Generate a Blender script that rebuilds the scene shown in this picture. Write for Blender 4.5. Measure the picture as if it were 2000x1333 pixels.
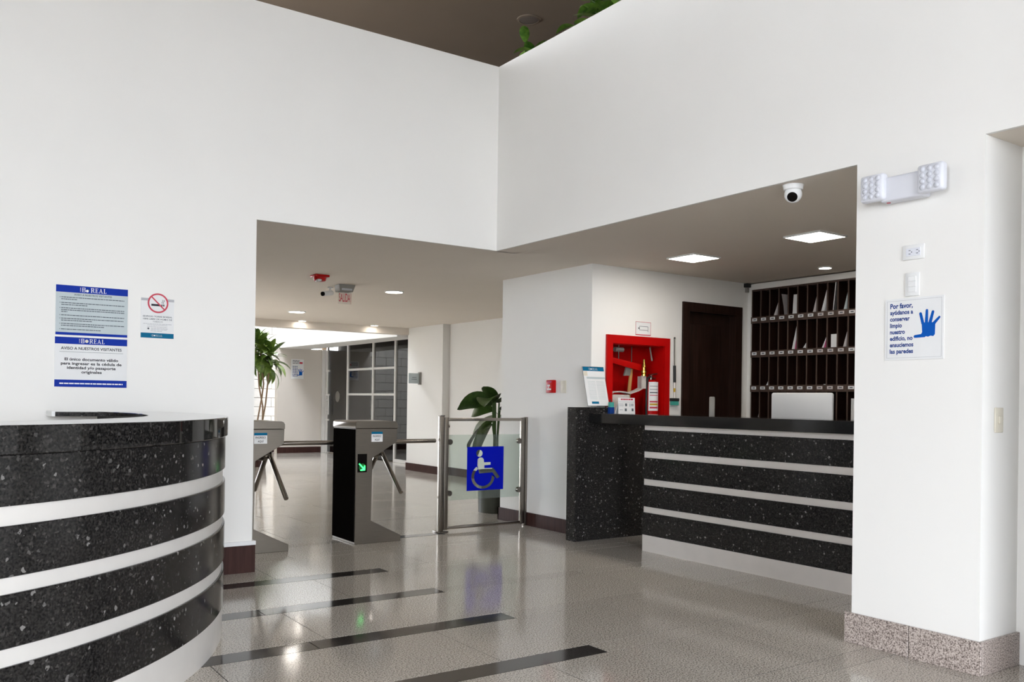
import bpy, bmesh, math, random
from mathutils import Vector, Matrix
random.seed(7)
scene = bpy.context.scene
for _o in list(bpy.data.objects):
    bpy.data.objects.remove(_o)
COL = scene.collection

# ------------------------------------------------------------------ camera
F_PX, PP_Y, YAW, PITCH, ROLL = 1719.44, 780.37, 0.605644, 0.002341, 0.0140276
EYE = Vector((0.0, 0.0, 1.2))
_f = Vector((math.sin(YAW) * math.cos(PITCH), math.cos(YAW) * math.cos(PITCH), math.sin(PITCH)))
_r0 = Vector((math.cos(YAW), -math.sin(YAW), 0))
_u0 = _r0.cross(_f)
CR = math.cos(ROLL) * _r0 + math.sin(ROLL) * _u0
CU = -math.sin(ROLL) * _r0 + math.cos(ROLL) * _u0
cam = bpy.data.cameras.new('camera')
cam.sensor_width = 36.0
cam.lens = F_PX / 2000.0 * 36.0
cam.shift_y = (PP_Y - 666.5) / 2000.0
cam.clip_end = 200
camo = bpy.data.objects.new('camera', cam)
COL.objects.link(camo)
_b = -_f
camo.matrix_world = Matrix(((CR.x, CU.x, _b.x, EYE.x), (CR.y, CU.y, _b.y, EYE.y), (CR.z, CU.z, _b.z, EYE.z), (0, 0, 0, 1)))
scene.camera = camo

# ------------------------------------------------------------------ world, exposure
SKY = 21.0
w = bpy.data.worlds.new('world')
scene.world = w
w.use_nodes = True
w.node_tree.nodes['Background'].inputs[0].default_value = (0.91, 0.965, 1.05, 1)
w.node_tree.nodes['Background'].inputs[1].default_value = SKY
vs = scene.view_settings
vs.view_transform = 'Standard'
vs.look = 'None'
vs.gamma = 1.0
vs.use_curve_mapping = False
vs.exposure = 0.04


def portal(name, loc, rot, sx, sy):
    l = bpy.data.lights.new(name, 'AREA')
    l.shape = 'RECTANGLE'
    l.size, l.size_y = sx, sy
    l.cycles.is_portal = True
    o = bpy.data.objects.new(name, l)
    o.location, o.rotation_euler = loc, rot
    COL.objects.link(o)


# daylight enters by the street front behind the camera and by the skylight past the corridor
portal('street_front_portal', (-0.65, -6.55, 2.1), (math.pi / 2, 0, 0), 4.7, 3.8)
portal('side_window_portal', (-6.05, -1.8, 2.1), (0, -math.pi / 2, 0), 3.8, 2.0)
portal('skylight_portal', (5.75, 16.4, 4.3), (0, 0, 0), 0.9, 3.4)

# ------------------------------------------------------------------ materials
def sock(n, *names):
    for k in names:
        if k in n.inputs:
            return n.inputs[k]


class NT:
    def __init__(s, name):
        s.m = bpy.data.materials.new(name)
        s.m.use_nodes = True
        s.t = s.m.node_tree
        s.p = s.t.nodes['Principled BSDF']

    def n(s, typ, **kw):
        x = s.t.nodes.new(typ)
        for k, v in kw.items():
            setattr(x, k, v)
        return x

    def l(s, a, b):
        s.t.links.new(a, b)

    def pos(s):
        return s.n('ShaderNodeNewGeometry').outputs['Position']

    def ramp(s, src, stops):
        r = s.n('ShaderNodeValToRGB')
        s.l(src, r.inputs[0])
        e = r.color_ramp.elements
        e[0].position, e[0].color = stops[0][0], (*stops[0][1], 1)
        e[1].position, e[1].color = stops[1][0], (*stops[1][1], 1)
        for p, c in stops[2:]:
            q = e.new(p)
            q.color = (*c, 1)
        return r.outputs[0]


def plain(name, col, rough=0.5, metal=0.0, var=0.04, scale=8.0, bump=0.0, spec=0.5, coat=0.0):
    t = NT(name)
    nz = t.n('ShaderNodeTexNoise')
    nz.inputs['Scale'].default_value = scale
    nz.inputs['Detail'].default_value = 4
    t.l(t.pos(), nz.inputs['Vector'])
    a = tuple(max(0, c * (1 - var)) for c in col)
    b = tuple(min(1, c * (1 + var)) for c in col)
    t.l(t.ramp(nz.outputs[0], [(0.3, a), (0.7, b)]), t.p.inputs['Base Color'])
    t.p.inputs['Roughness'].default_value = rough
    t.p.inputs['Metallic'].default_value = metal
    t.p.inputs['Specular IOR Level'].default_value = spec
    t.p.inputs['Coat Weight'].default_value = coat
    if bump:
        bp = t.n('ShaderNodeBump')
        bp.inputs['Strength'].default_value = bump
        bp.inputs['Distance'].default_value = 0.004
        t.l(nz.outputs[0], bp.inputs['Height'])
        t.l(bp.outputs[0], t.p.inputs['Normal'])
    return t.m


def emissive(name, col, strength):
    t = NT(name)
    t.p.inputs['Base Color'].default_value = (*col, 1)
    t.p.inputs['Emission Color'].default_value = (*col, 1)
    t.p.inputs['Emission Strength'].default_value = strength
    return t.m


def black_granite(name, rough=0.16, fleck=0.24):
    t = NT(name)
    pos = t.pos()
    v = t.n('ShaderNodeTexVoronoi')
    v.inputs['Scale'].default_value = 62
    nzw = t.n('ShaderNodeTexNoise')
    nzw.inputs['Scale'].default_value = 60
    t.l(pos, nzw.inputs['Vector'])
    ad = t.n('ShaderNodeVectorMath', operation='MULTIPLY_ADD')
    ad.inputs[1].default_value = (0.02, 0.02, 0.02)
    t.l(nzw.outputs['Color'], ad.inputs[0])
    t.l(pos, ad.inputs[2])
    t.l(ad.outputs[0], v.inputs['Vector'])
    sp = t.n('ShaderNodeSeparateColor')
    t.l(v.outputs['Color'], sp.inputs[0])
    pick = t.n('ShaderNodeMath', operation='GREATER_THAN')
    pick.inputs[1].default_value = 0.945
    t.l(sp.outputs[0], pick.inputs[0])
    near = t.n('ShaderNodeMath', operation='LESS_THAN')
    near.inputs[1].default_value = 0.5
    t.l(v.outputs['Distance'], near.inputs[0])
    mk = t.n('ShaderNodeMath', operation='MULTIPLY')
    t.l(pick.outputs[0], mk.inputs[0])
    t.l(near.outputs[0], mk.inputs[1])
    mk2 = t.n('ShaderNodeMath', operation='MULTIPLY')
    t.l(mk.outputs[0], mk2.inputs[0])
    t.l(sp.outputs[1], mk2.inputs[1])
    nz = t.n('ShaderNodeTexNoise')
    nz.inputs['Scale'].default_value = 110
    nz.inputs['Detail'].default_value = 6
    t.l(pos, nz.inputs['Vector'])
    base = t.ramp(nz.outputs[0], [(0.38, (0.006, 0.006, 0.006)), (0.72, (0.036, 0.033, 0.031))])
    mx = t.n('ShaderNodeMix', data_type='RGBA')
    t.l(mk2.outputs[0], mx.inputs[0])
    t.l(base, mx.inputs[6])
    mx.inputs[7].default_value = (fleck, fleck * 0.96, fleck * 0.92, 1)
    v2 = t.n('ShaderNodeTexVoronoi')
    v2.inputs['Scale'].default_value = 120
    t.l(ad.outputs[0], v2.inputs['Vector'])
    sp2 = t.n('ShaderNodeSeparateColor')
    t.l(v2.outputs['Color'], sp2.inputs[0])
    pk2 = t.n('ShaderNodeMath', operation='GREATER_THAN')
    pk2.inputs[1].default_value = 0.9
    t.l(sp2.outputs[0], pk2.inputs[0])
    pk3 = t.n('ShaderNodeMath', operation='MULTIPLY')
    t.l(pk2.outputs[0], pk3.inputs[0])
    t.l(sp2.outputs[1], pk3.inputs[1])
    mx2 = t.n('ShaderNodeMix', data_type='RGBA')
    t.l(pk3.outputs[0], mx2.inputs[0])
    t.l(mx.outputs[2], mx2.inputs[6])
    mx2.inputs[7].default_value = (0.06, 0.056, 0.053, 1)
    t.l(mx2.outputs[2], t.p.inputs['Base Color'])
    t.p.inputs['Roughness'].default_value = rough
    t.p.inputs['Specular IOR Level'].default_value = 0.3
    return t.m


def floor_granite(name, dark, mid, light, rough=0.1, scale=260):
    t = NT(name)
    pos = t.pos()
    nz = t.n('ShaderNodeTexNoise')
    nz.inputs['Scale'].default_value = scale
    nz.inputs['Detail'].default_value = 3
    t.l(pos, nz.inputs['Vector'])
    nz2 = t.n('ShaderNodeTexNoise')
    nz2.inputs['Scale'].default_value = 2.2
    t.l(pos, nz2.inputs['Vector'])
    c = t.ramp(nz.outputs[0], [(0.36, dark), (0.5, mid), (0.66, light)])
    oi = t.n('ShaderNodeObjectInfo')
    mr = t.n('ShaderNodeMapRange')
    mr.inputs[3].default_value, mr.inputs[4].default_value = 0.93, 1.05
    t.l(oi.outputs['Random'], mr.inputs[0])
    mr2 = t.n('ShaderNodeMapRange')
    mr2.inputs[3].default_value, mr2.inputs[4].default_value = 0.93, 1.07
    t.l(nz2.outputs[0], mr2.inputs[0])
    mm = t.n('ShaderNodeMath', operation='MULTIPLY')
    t.l(mr.outputs[0], mm.inputs[0])
    t.l(mr2.outputs[0], mm.inputs[1])
    vm = t.n('ShaderNodeVectorMath', operation='SCALE')
    t.l(c, vm.inputs[0])
    t.l(mm.outputs[0], vm.inputs['Scale'])
    t.l(vm.outputs[0], t.p.inputs['Base Color'])
    t.p.inputs['Roughness'].default_value = rough
    t.p.inputs['Specular IOR Level'].default_value = 0.5
    # faint polish unevenness
    nz3 = t.n('ShaderNodeTexNoise')
    nz3.inputs['Scale'].default_value = 3.0
    t.l(pos, nz3.inputs['Vector'])
    bp = t.n('ShaderNodeBump')
    bp.inputs['Strength'].default_value = 0.06
    bp.inputs['Distance'].default_value = 0.01
    t.l(nz3.outputs[0], bp.inputs['Height'])
    t.l(bp.outputs[0], t.p.inputs['Normal'])
    return t.m


def wood(name, a, b, rough=0.35):
    t = NT(name)
    mp = t.n('ShaderNodeMapping')
    mp.inputs['Scale'].default_value = (22, 22, 1.6)
    t.l(t.pos(), mp.inputs[0])
    nz = t.n('ShaderNodeTexNoise')
    nz.inputs['Scale'].default_value = 2.0
    nz.inputs['Detail'].default_value = 6
    t.l(mp.outputs[0], nz.inputs['Vector'])
    t.l(t.ramp(nz.outputs[0], [(0.3, a), (0.7, b)]), t.p.inputs['Base Color'])
    t.p.inputs['Roughness'].default_value = rough
    t.p.inputs['Specular IOR Level'].default_value = 0.2
    return t.m


def brushed(name, col, rough=0.32, axis=(3, 3, 160)):
    t = NT(name)
    mp = t.n('ShaderNodeMapping')
    mp.inputs['Scale'].default_value = axis
    t.l(t.pos(), mp.inputs[0])
    nz = t.n('ShaderNodeTexNoise')
    nz.inputs['Scale'].default_value = 3.0
    nz.inputs['Detail'].default_value = 3
    t.l(mp.outputs[0], nz.inputs['Vector'])
    t.l(t.ramp(nz.outputs[0], [(0.3, tuple(c * .93 for c in col)), (0.7, tuple(c * 1.06 for c in col))]), t.p.inputs['Base Color'])
    t.p.inputs['Metallic'].default_value = 1.0
    t.p.inputs['Roughness'].default_value = rough
    return t.m


def clear(name, tint, refl=1.0, rough=0.0, haze=0.0):
    """thin architectural glass: tinted see-through with Fresnel reflection"""
    t = NT(name)
    tr = t.n('ShaderNodeBsdfTransparent')
    tr.inputs[0].default_value = (*tint, 1)
    gl = t.n('ShaderNodeBsdfGlossy')
    gl.inputs['Roughness'].default_value = rough
    fr = t.n('ShaderNodeFresnel')
    fr.inputs['IOR'].default_value = 1.5
    mu = t.n('ShaderNodeMath', operation='MULTIPLY')
    mu.use_clamp = True
    mu.inputs[1].default_value = refl
    t.l(fr.outputs[0], mu.inputs[0])
    src = tr.outputs[0]
    if haze:
        df = t.n('ShaderNodeBsdfDiffuse')
        df.inputs[0].default_value = (0.7, 0.76, 0.72, 1)
        m0 = t.n('ShaderNodeMixShader')
        m0.inputs[0].default_value = haze
        t.l(tr.outputs[0], m0.inputs[1])
        t.l(df.outputs[0], m0.inputs[2])
        src = m0.outputs[0]
    mx = t.n('ShaderNodeMixShader')
    t.l(mu.outputs[0], mx.inputs[0])
    t.l(src, mx.inputs[1])
    t.l(gl.outputs[0], mx.inputs[2])
    t.l(mx.outputs[0], t.t.nodes['Material Output'].inputs['Surface'])
    return t.m


def leafmat(name, a, b):
    t = NT(name)
    oi = t.n('ShaderNodeObjectInfo')
    nz = t.n('ShaderNodeTexNoise')
    nz.inputs['Scale'].default_value = 30
    t.l(t.pos(), nz.inputs['Vector'])
    ad = t.n('ShaderNodeMath', operation='MULTIPLY_ADD')
    ad.inputs[1].default_value = 0.6
    t.l(oi.outputs['Random'], ad.inputs[0])
    t.l(nz.outputs[0], ad.inputs[2])
    t.l(t.ramp(ad.outputs[0], [(0.35, a), (0.95, b)]), t.p.inputs['Base Color'])
    t.p.inputs['Roughness'].default_value = 0.35
    return t.m


M = dict(
    wall=plain('wall_paint', (0.845, 0.828, 0.79), 0.75, var=0.012, scale=1.5, spec=0.2),
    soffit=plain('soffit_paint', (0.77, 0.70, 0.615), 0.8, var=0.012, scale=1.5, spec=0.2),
    upceil=plain('upper_ceiling_paint', (0.128, 0.099, 0.074), 0.85, var=0.03, scale=2.0, spec=0.2),
    beige=plain('beige_paint', (0.66, 0.605, 0.54), 0.75, var=0.02, scale=1.5, spec=0.2),
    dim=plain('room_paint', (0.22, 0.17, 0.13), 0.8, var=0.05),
    block=plain('block_paint', (0.80, 0.78, 0.74), 0.7, var=0.05, scale=14, bump=0.25),
    mortar=plain('mortar', (0.16, 0.13, 0.10), 0.9),
    bgranite=black_granite('black_granite'),
    topstone=black_granite('polished_black_granite', 0.04, 0.07),
    blackstone=plain('polished_black_stone', (0.012, 0.012, 0.012), 0.10, var=0.3, scale=90),
    floor=floor_granite('grey_granite', (0.12, 0.108, 0.093), (0.56, 0.508, 0.443), (0.78, 0.725, 0.655), 0.10, 140),
    strip=floor_granite('charcoal_strip', (0.025, 0.022, 0.02), (0.04, 0.035, 0.032), (0.06, 0.052, 0.048)),
    grout=plain('grout', (0.05, 0.045, 0.04), 0.85),
    pinkgran=floor_granite('pink_granite', (0.10, 0.075, 0.065), (0.42, 0.35, 0.31), (0.62, 0.55, 0.50), 0.3, 150),
    brownbase=wood('brown_baseboard', (0.030, 0.011, 0.009), (0.055, 0.022, 0.017), 0.55),
    darkwood=wood('dark_wood', (0.014, 0.006, 0.004), (0.030, 0.013, 0.009), 0.35),
    cubbylit=wood('cubby_wood_lit', (0.060, 0.038, 0.030), (0.095, 0.065, 0.052), 0.45),  # lighter copy of the mail rack's wood, for its lit fronts
    steel=brushed('brushed_steel', (0.26, 0.235, 0.205), 0.34),
    tube=brushed('tube_steel', (0.36, 0.33, 0.295), 0.24),
    dsteel=brushed('dark_steel', (0.20, 0.18, 0.16), 0.25),
    alu=plain('satin_aluminium', (0.74, 0.69, 0.645), 0.4, metal=0.35, var=0.03),
    alupale=plain('pale_satin_metal', (0.77, 0.745, 0.71), 0.4, metal=0.2, var=0.03),
    black=plain('black_gloss', (0.006, 0.005, 0.0045), 0.28, var=0.1, spec=0.05),
    blackpanel=plain('black_panel', (0.006, 0.005, 0.0045), 0.4, var=0.1, spec=0.0),
    blackm=plain('black_matt', (0.015, 0.015, 0.015), 0.55),
    white=plain('white_plastic', (0.80, 0.80, 0.79), 0.4, var=0.01),
    coolwhite=plain('cool_white_plastic', (0.72, 0.73, 0.78), 0.35, var=0.01),
    ivory=plain('ivory_plastic', (0.68, 0.63, 0.52), 0.45, var=0.01),
    paper=plain('paper', (0.78, 0.78, 0.77), 0.8, var=0.02),
    greypaper=plain('grey_paper', (0.62, 0.57, 0.55), 0.8, var=0.05),
    silver=plain('silver_sign', (0.47, 0.53, 0.54), 0.5, var=0.03),
    blue=plain('royal_blue', (0.006, 0.03, 0.31), 0.5, var=0.03, spec=0.08),
    vblue=plain('vivid_blue', (0.001, 0.006, 0.36), 0.4, var=0.03, spec=0.08),
    handblue=plain('hand_blue', (0.004, 0.09, 0.42), 0.5, var=0.03, spec=0.08),
    textblue=plain('text_blue', (0.012, 0.05, 0.22), 0.5, var=0.03, spec=0.08),
    ink=plain('ink', (0.025, 0.025, 0.03), 0.6, spec=0.1),
    greyink=plain('grey_ink', (0.10, 0.115, 0.13), 0.6, spec=0.1),
    lineink=plain('line_ink', (0.42, 0.42, 0.44), 0.6),
    teal=plain('teal', (0.003, 0.13, 0.25), 0.5, spec=0.1),
    green=plain('green_card', (0.06, 0.38, 0.31), 0.5),
    red=plain('red_paint', (0.46, 0.002, 0.002), 0.35, var=0.05, spec=0.2),
    redink=plain('red_ink', (0.52, 0.03, 0.06), 0.5),
    pink=plain('pink_card', (0.45, 0.05, 0.16), 0.6),
    yellow=plain('yellow_card', (0.55, 0.34, 0.02), 0.6),
    grey=plain('grey_plastic', (0.25, 0.235, 0.21), 0.5),
    brass=plain('brass', (0.60, 0.40, 0.10), 0.25, metal=1.0),
    handle=wood('axe_handle_wood', (0.38, 0.19, 0.06), (0.52, 0.28, 0.10), 0.5),
    hose=plain('hose_canvas', (0.55, 0.50, 0.46), 0.85, var=0.08, scale=60),
    leafA=leafmat('dracaena_leaf', (0.03, 0.075, 0.012), (0.20, 0.30, 0.05)),
    leafB=leafmat('broad_leaf', (0.018, 0.04, 0.008), (0.055, 0.10, 0.015)),
    leafC=leafmat('vine_leaf', (0.03, 0.09, 0.01), (0.15, 0.28, 0.04)),
    stem=plain('stem', (0.30, 0.20, 0.12), 0.8),
    greenstem=plain('green_stem', (0.05, 0.10, 0.02), 0.6),
    soil=plain('soil', (0.02, 0.013, 0.009), 0.95),
    potbrown=plain('brown_pot', (0.045, 0.014, 0.010), 0.4),
    potgrey=plain('grey_pot', (0.06, 0.062, 0.045), 0.5),
    glass=clear('partition_glass', (0.62, 0.60, 0.55), 1.3),
    gateglass=clear('gate_glass', (0.87, 0.92, 0.89), 1.0, haze=0.03),
    acrylic=clear('acrylic', (0.93, 0.93, 0.93), 1.0),
    glassedge=plain('glass_edge', (0.35, 0.47, 0.42), 0.2),
    frosted=plain('frosted_film', (0.17, 0.155, 0.135), 0.7),
    panel=emissive('lamp_panel', (1.0, 0.94, 0.86), 34.0),
    down=emissive('downlight_disc', (1.0, 0.93, 0.85), 34.0),
    arrow=emissive('green_led', (0.04, 1.0, 0.16), 3.0),
    arrowdim=emissive('green_led_dim', (0.0, 0.12, 0.015), 0.2),
    spk=plain('speaker_grille', (0.085, 0.068, 0.056), 0.7),
    ledlens=plain('led_lens', (0.60, 0.61, 0.66), 0.15, var=0.02),
    asphalt=plain('pavement', (0.28, 0.28, 0.28), 0.9, var=0.1, scale=3),
)


M['blackpanel'].node_tree.nodes['Principled BSDF'].inputs['IOR'].default_value = 1.08

# ------------------------------------------------------------------ mesh building
class MB:
    def __init__(s):
        s.v, s.f = [], []

    def add(s, vs, fs):
        b = len(s.v)
        s.v += [Vector(p) for p in vs]
        s.f += [tuple(b + i for i in q) for q in fs]
        return s

    def box(s, x0, y0, z0, x1, y1, z1):
        x0, x1 = min(x0, x1), max(x0, x1)
        y0, y1 = min(y0, y1), max(y0, y1)
        z0, z1 = min(z0, z1), max(z0, z1)
        p = [(x, y, z) for z in (z0, z1) for y in (y0, y1) for x in (x0, x1)]
        return s.add(p, [(0, 2, 3, 1), (4, 5, 7, 6), (0, 1, 5, 4), (2, 6, 7, 3), (0, 4, 6, 2), (1, 3, 7, 5)])

    def prism(s, pts, vec):
        """polygon (3-D points, in order) pushed along vec"""
        n = len(pts)
        a = [Vector(p) for p in pts]
        d = Vector(vec)
        nv = Vector((0, 0, 0))
        for i in range(n):
            nv += a[i].cross(a[(i + 1) % n])
        if nv.dot(d) > 0:
            a.reverse()
        b = [p + d for p in a]
        fs = [tuple(range(n)), tuple(range(2 * n - 1, n - 1, -1))]
        fs += [(i, i + n, (i + 1) % n + n, (i + 1) % n) for i in range(n)]
        return s.add(a + b, fs)

    def cyl(s, a, b, r, n=20, r2=None):
        a, b = Vector(a), Vector(b)
        d = (b - a).normalized()
        u = d.orthogonal().normalized()
        v = d.cross(u)
        r2 = r if r2 is None else r2
        A = [a + r * (math.cos(t) * u + math.sin(t) * v) for t in [2 * math.pi * i / n for i in range(n)]]
        B = [b + r2 * (math.cos(t) * u + math.sin(t) * v) for t in [2 * math.pi * i / n for i in range(n)]]
        fs = [tuple(range(n - 1, -1, -1)), tuple(range(n, 2 * n))]
        fs += [(i, (i + 1) % n, (i + 1) % n + n, i + n) for i in range(n)]
        return s.add(A + B, fs)

    def tube(s, pts, r, n=8):
        """bent round bar; r may be a list"""
        P = [Vector(p) for p in pts]
        R = r if isinstance(r, (list, tuple)) else [r] * len(P)
        rings = []
        u = None
        for i, p in enumerate(P):
            d = (P[min(i + 1, len(P) - 1)] - P[max(i - 1, 0)]).normalized()
            if u is None:
                u = d.orthogonal().normalized()
            u = (u - d * u.dot(d)).normalized()
            v = d.cross(u)
            rings.append([p + R[i] * (math.cos(t) * u + math.sin(t) * v) for t in [2 * math.pi * k / n for k in range(n)]])
        vs = [q for g in rings for q in g]
        fs = [tuple(range(n - 1, -1, -1)), tuple(range((len(P) - 1) * n, len(P) * n))]
        for i in range(len(P) - 1):
            for k in range(n):
                fs.append((i * n + k, i * n + (k + 1) % n, (i + 1) * n + (k + 1) % n, (i + 1) * n + k))
        return s.add(vs, fs)

    def lathe(s, c, prof, n=32, axis=(0, 0, 1), caps=True):
        """profile [(radius, height)] about axis through c"""
        c = Vector(c)
        d = Vector(axis).normalized()
        u = d.orthogonal().normalized()
        v = d.cross(u)
        vs, fs = [], []
        for r, h in prof:
            vs += [c + d * h + max(r, 1e-5) * (math.cos(t) * u + math.sin(t) * v) for t in [2 * math.pi * k / n for k in range(n)]]
        for i in range(len(prof) - 1):
            for k in range(n):
                fs.append((i * n + k, i * n + (k + 1) % n, (i + 1) * n + (k + 1) % n, (i + 1) * n + k))
        if caps:
            fs.append(tuple(range(n - 1, -1, -1)))
            fs.append(tuple(range((len(prof) - 1) * n, len(prof) * n)))
        return s.add(vs, fs)

    def arc(s, cx, cy, r0, r1, z0, z1, a0, a1, n=64):
        """ring sector, r0 < r1"""
        vs, fs = [], []
        for i in range(n + 1):
            t = a0 + (a1 - a0) * i / n
            c, q = math.cos(t), math.sin(t)
            vs += [(cx + r0 * c, cy + r0 * q, z0), (cx + r1 * c, cy + r1 * q, z0), (cx + r1 * c, cy + r1 * q, z1), (cx + r0 * c, cy + r0 * q, z1)]
        for i in range(n):
            b = i * 4
            for k in range(4):
                fs.append((b + k, b + (k + 1) % 4, b + 4 + (k + 1) % 4, b + 4 + k))
        fs += [(3, 2, 1, 0), (n * 4, n * 4 + 1, n * 4 + 2, n * 4 + 3)]
        return s.add(vs, fs)

    def mesh(s, name, mat, off=Vector((0, 0, 0)), smooth=True, bevel=0.0, seg=2, recalc=True):
        me = bpy.data.meshes.new(name)
        me.from_pydata([tuple(p - off) for p in s.v], [], s.f)
        bm = bmesh.new()
        bm.from_mesh(me)
        if recalc:
            bmesh.ops.recalc_face_normals(bm, faces=bm.faces)
        if bevel:
            ed = [e for e in bm.edges if len(e.link_faces) == 2 and e.calc_face_angle(0) > 0.6]
            bmesh.ops.bevel(bm, geom=ed, offset=bevel, segments=seg, profile=0.5, affect='EDGES', clamp_overlap=True)
        bm.to_mesh(me)
        bm.free()
        me.materials.append(mat)
        if smooth:
            me.shade_smooth()
            me.set_sharp_from_angle(angle=math.radians(35))
        return me


def tag(o, label=None, cat=None, group=None, kind=None):
    if label:
        o['label'] = label
    if cat:
        o['category'] = cat
    if group:
        o['group'] = group
    if kind:
        o['kind'] = kind
    return o


def thing(name, label, cat, loc, group=None):
    o = bpy.data.objects.new(name, None)
    o.empty_display_size = 0.1
    o.location = loc
    COL.objects.link(o)
    return tag(o, label, cat, group)


def root_loc(o):
    p = Vector((0, 0, 0))
    while o is not None:
        p = p + o.location
        o = o.parent
    return p


def part(parent, name, mb, mat, label=None, **kw):
    me = mb.mesh(name, mat, root_loc(parent), **kw)
    o = bpy.data.objects.new(name, me)
    o.parent = parent
    COL.objects.link(o)
    if label:
        o['label'] = label
    return o


def solo(name, mb, mat, label, cat, group=None, **kw):
    xs = [p.x for p in mb.v]
    ys = [p.y for p in mb.v]
    loc = Vector(((min(xs) + max(xs)) / 2, (min(ys) + max(ys)) / 2, min(p.z for p in mb.v)))
    o = bpy.data.objects.new(name, mb.mesh(name, mat, loc, **kw))
    o.location = loc
    COL.objects.link(o)
    return tag(o, label, cat, group)


def struct(name, mb, mat, label=None, **kw):
    o = bpy.data.objects.new(name, mb.mesh(name, mat, **kw))
    COL.objects.link(o)
    return tag(o, label, None, None, 'structure')


def copy_tree(o, parent=None):
    c = o.copy()
    COL.objects.link(c)
    c.parent = parent
    for ch in [x for x in bpy.data.objects if x.parent == o]:
        copy_tree(ch, c)
    return c


def text_mesh(s, bold=0.0):
    cu = bpy.data.curves.new('txt', 'FONT')
    cu.body = s
    cu.size = 1.0
    cu.offset = bold
    cu.resolution_u = 3
    ob = bpy.data.objects.new('txt', cu)
    COL.objects.link(ob)
    dg = bpy.context.evaluated_depsgraph_get()
    me = bpy.data.meshes.new_from_object(ob.evaluated_get(dg))
    vs = [Vector(v.co) for v in me.vertices]
    fs = [tuple(p.vertices) for p in me.polygons]
    bpy.data.objects.remove(ob)
    bpy.data.curves.remove(cu)
    bpy.data.meshes.remove(me)
    return vs, fs


class Sign:
    """flat print laid out in metres from a top-left corner; y runs down"""
    def __init__(s, root, tl, right, up):
        s.root, s.o, s.r, s.u = root, Vector(tl), Vector(right).normalized(), Vector(up).normalized()
        s.n = s.r.cross(s.u)

    def P(s, x, y, layer=0.0):
        return s.o + s.r * x - s.u * y + s.n * layer

    def plate(s, name, x0, y0, x1, y1, mat, back, front, bevel=0.0):
        mb = MB().prism([s.P(x0, y0, back), s.P(x1, y0, back), s.P(x1, y1, back), s.P(x0, y1, back)], s.n * (front - back))
        return part(s.root, name, mb, mat, bevel=bevel)

    def poly(s, name, pts, mat, layer, parent=None):
        mb = MB().prism([s.P(x, y, layer) for x, y in pts], s.n * 0.0004)
        return part(parent or s.root, name, mb, mat)

    def rect(s, name, x0, y0, x1, y1, mat, layer, parent=None):
        return s.poly(name, [(x0, y0), (x1, y0), (x1, y1), (x0, y1)], mat, layer, parent)

    def disc(s, name, x, y, r, mat, layer, parent=None, n=36):
        return s.poly(name, [(x + r * math.cos(2 * math.pi * i / n), y + r * math.sin(2 * math.pi * i / n)) for i in range(n)], mat, layer, parent)

    def ring(s, name, x, y, r0, r1, mat, layer, parent=None, n=40):
        mb = MB()
        for i in range(n):
            a, b = 2 * math.pi * i / n, 2 * math.pi * (i + 1) / n
            q = [(x + r * math.cos(t), y + r * math.sin(t)) for r, t in ((r0, a), (r1, a), (r1, b), (r0, b))]
            mb.prism([s.P(*p, layer) for p in q], s.n * 0.0004)
        return part(parent or s.root, name, mb, mat)

    def text(s, body, x, y, h, mat, layer, width=None, align='C', bold=0.0, parent=None, name='lettering', rot=0):
        """x, y: anchor of the line's middle; h: capital height"""
        vs, fs = text_mesh(body, bold)
        if not vs:
            return
        x0, x1 = min(v.x for v in vs), max(v.x for v in vs)
        k = h / 0.69
        kx = k if width is None else width / (x1 - x0)
        ax = {'C': (x0 + x1) / 2, 'L': x0, 'R': x1}[align]
        mb = MB()
        out = []
        for v in vs:
            lx, ly = (v.x - ax) * kx, -(v.y - 0.345) * k
            if rot:
                lx, ly = ly, -lx
            out.append(s.P(x + lx, y + ly, layer))
        mb.add(out, fs)
        return part(parent or s.root, name, mb, mat, smooth=False, recalc=False)

    def dashes(s, name, x0, x1, y, h, mat, layer, seed=0, gap=0.0022, lo=0.006, hi=0.022, parent=None):
        """a line of print too small to read: word-long bars"""
        rnd = random.Random(seed)
        mb = MB()
        x = x0
        while x < x1 - 0.003:
            e = min(x1, x + rnd.uniform(lo, hi))
            mb.prism([s.P(*p, layer) for p in ((x, y - h / 2), (e, y - h / 2), (e, y + h / 2), (x, y + h / 2))], s.n * 0.0003)
            x = e + gap
        return part(parent or s.root, name, mb, mat)


def wall_boxes(u0, u1, z0, z1, holes, fn):
    """cut a wall rectangle into boxes around holes; fn(mb,u0,u1,z0,z1)"""
    mb = MB()
    us = sorted({u0, u1, *[h[0] for h in holes], *[h[1] for h in holes]})
    for a, b in zip(us, us[1:]):
        zc = z0
        for h in sorted([h for h in holes if h[0] < b and h[1] > a], key=lambda q: q[2]):
            if h[2] > zc:
                fn(mb, a, b, zc, h[2])
            zc = max(zc, h[3])
        if zc < z1:
            fn(mb, a, b, zc, z1)
    return mb


# ================================================================== the setting
AY, BX, SZ, TOPZ = 6.0, 3.98, 2.43, 3.937     # wall planes, soffit height, parapet top
XR, YF, XM = 5.0, 6.0, 7.065                   # side wall, cabinet wall, mail rack

# floor: slab, joint bed and stone pieces
FX = 2.806
floor = struct('floor', MB().box(-6, -6.7, -0.20, 11.5, 22.0, -0.004), M['floor'], 'polished grey granite floor')
for bed in ((0.75, 1.67, 5.7, 6.30), (2.0, 6.30, 7.25, 13.26), (4.1, 13.26, 7.75, 18.67)):
    part(floor, 'joint_bed', MB().box(bed[0], bed[1], -0.003, bed[2], bed[3], -0.0012), M['grout'])
tile_meshes = {}
L_T, GAP = 1.145, 0.005


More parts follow.
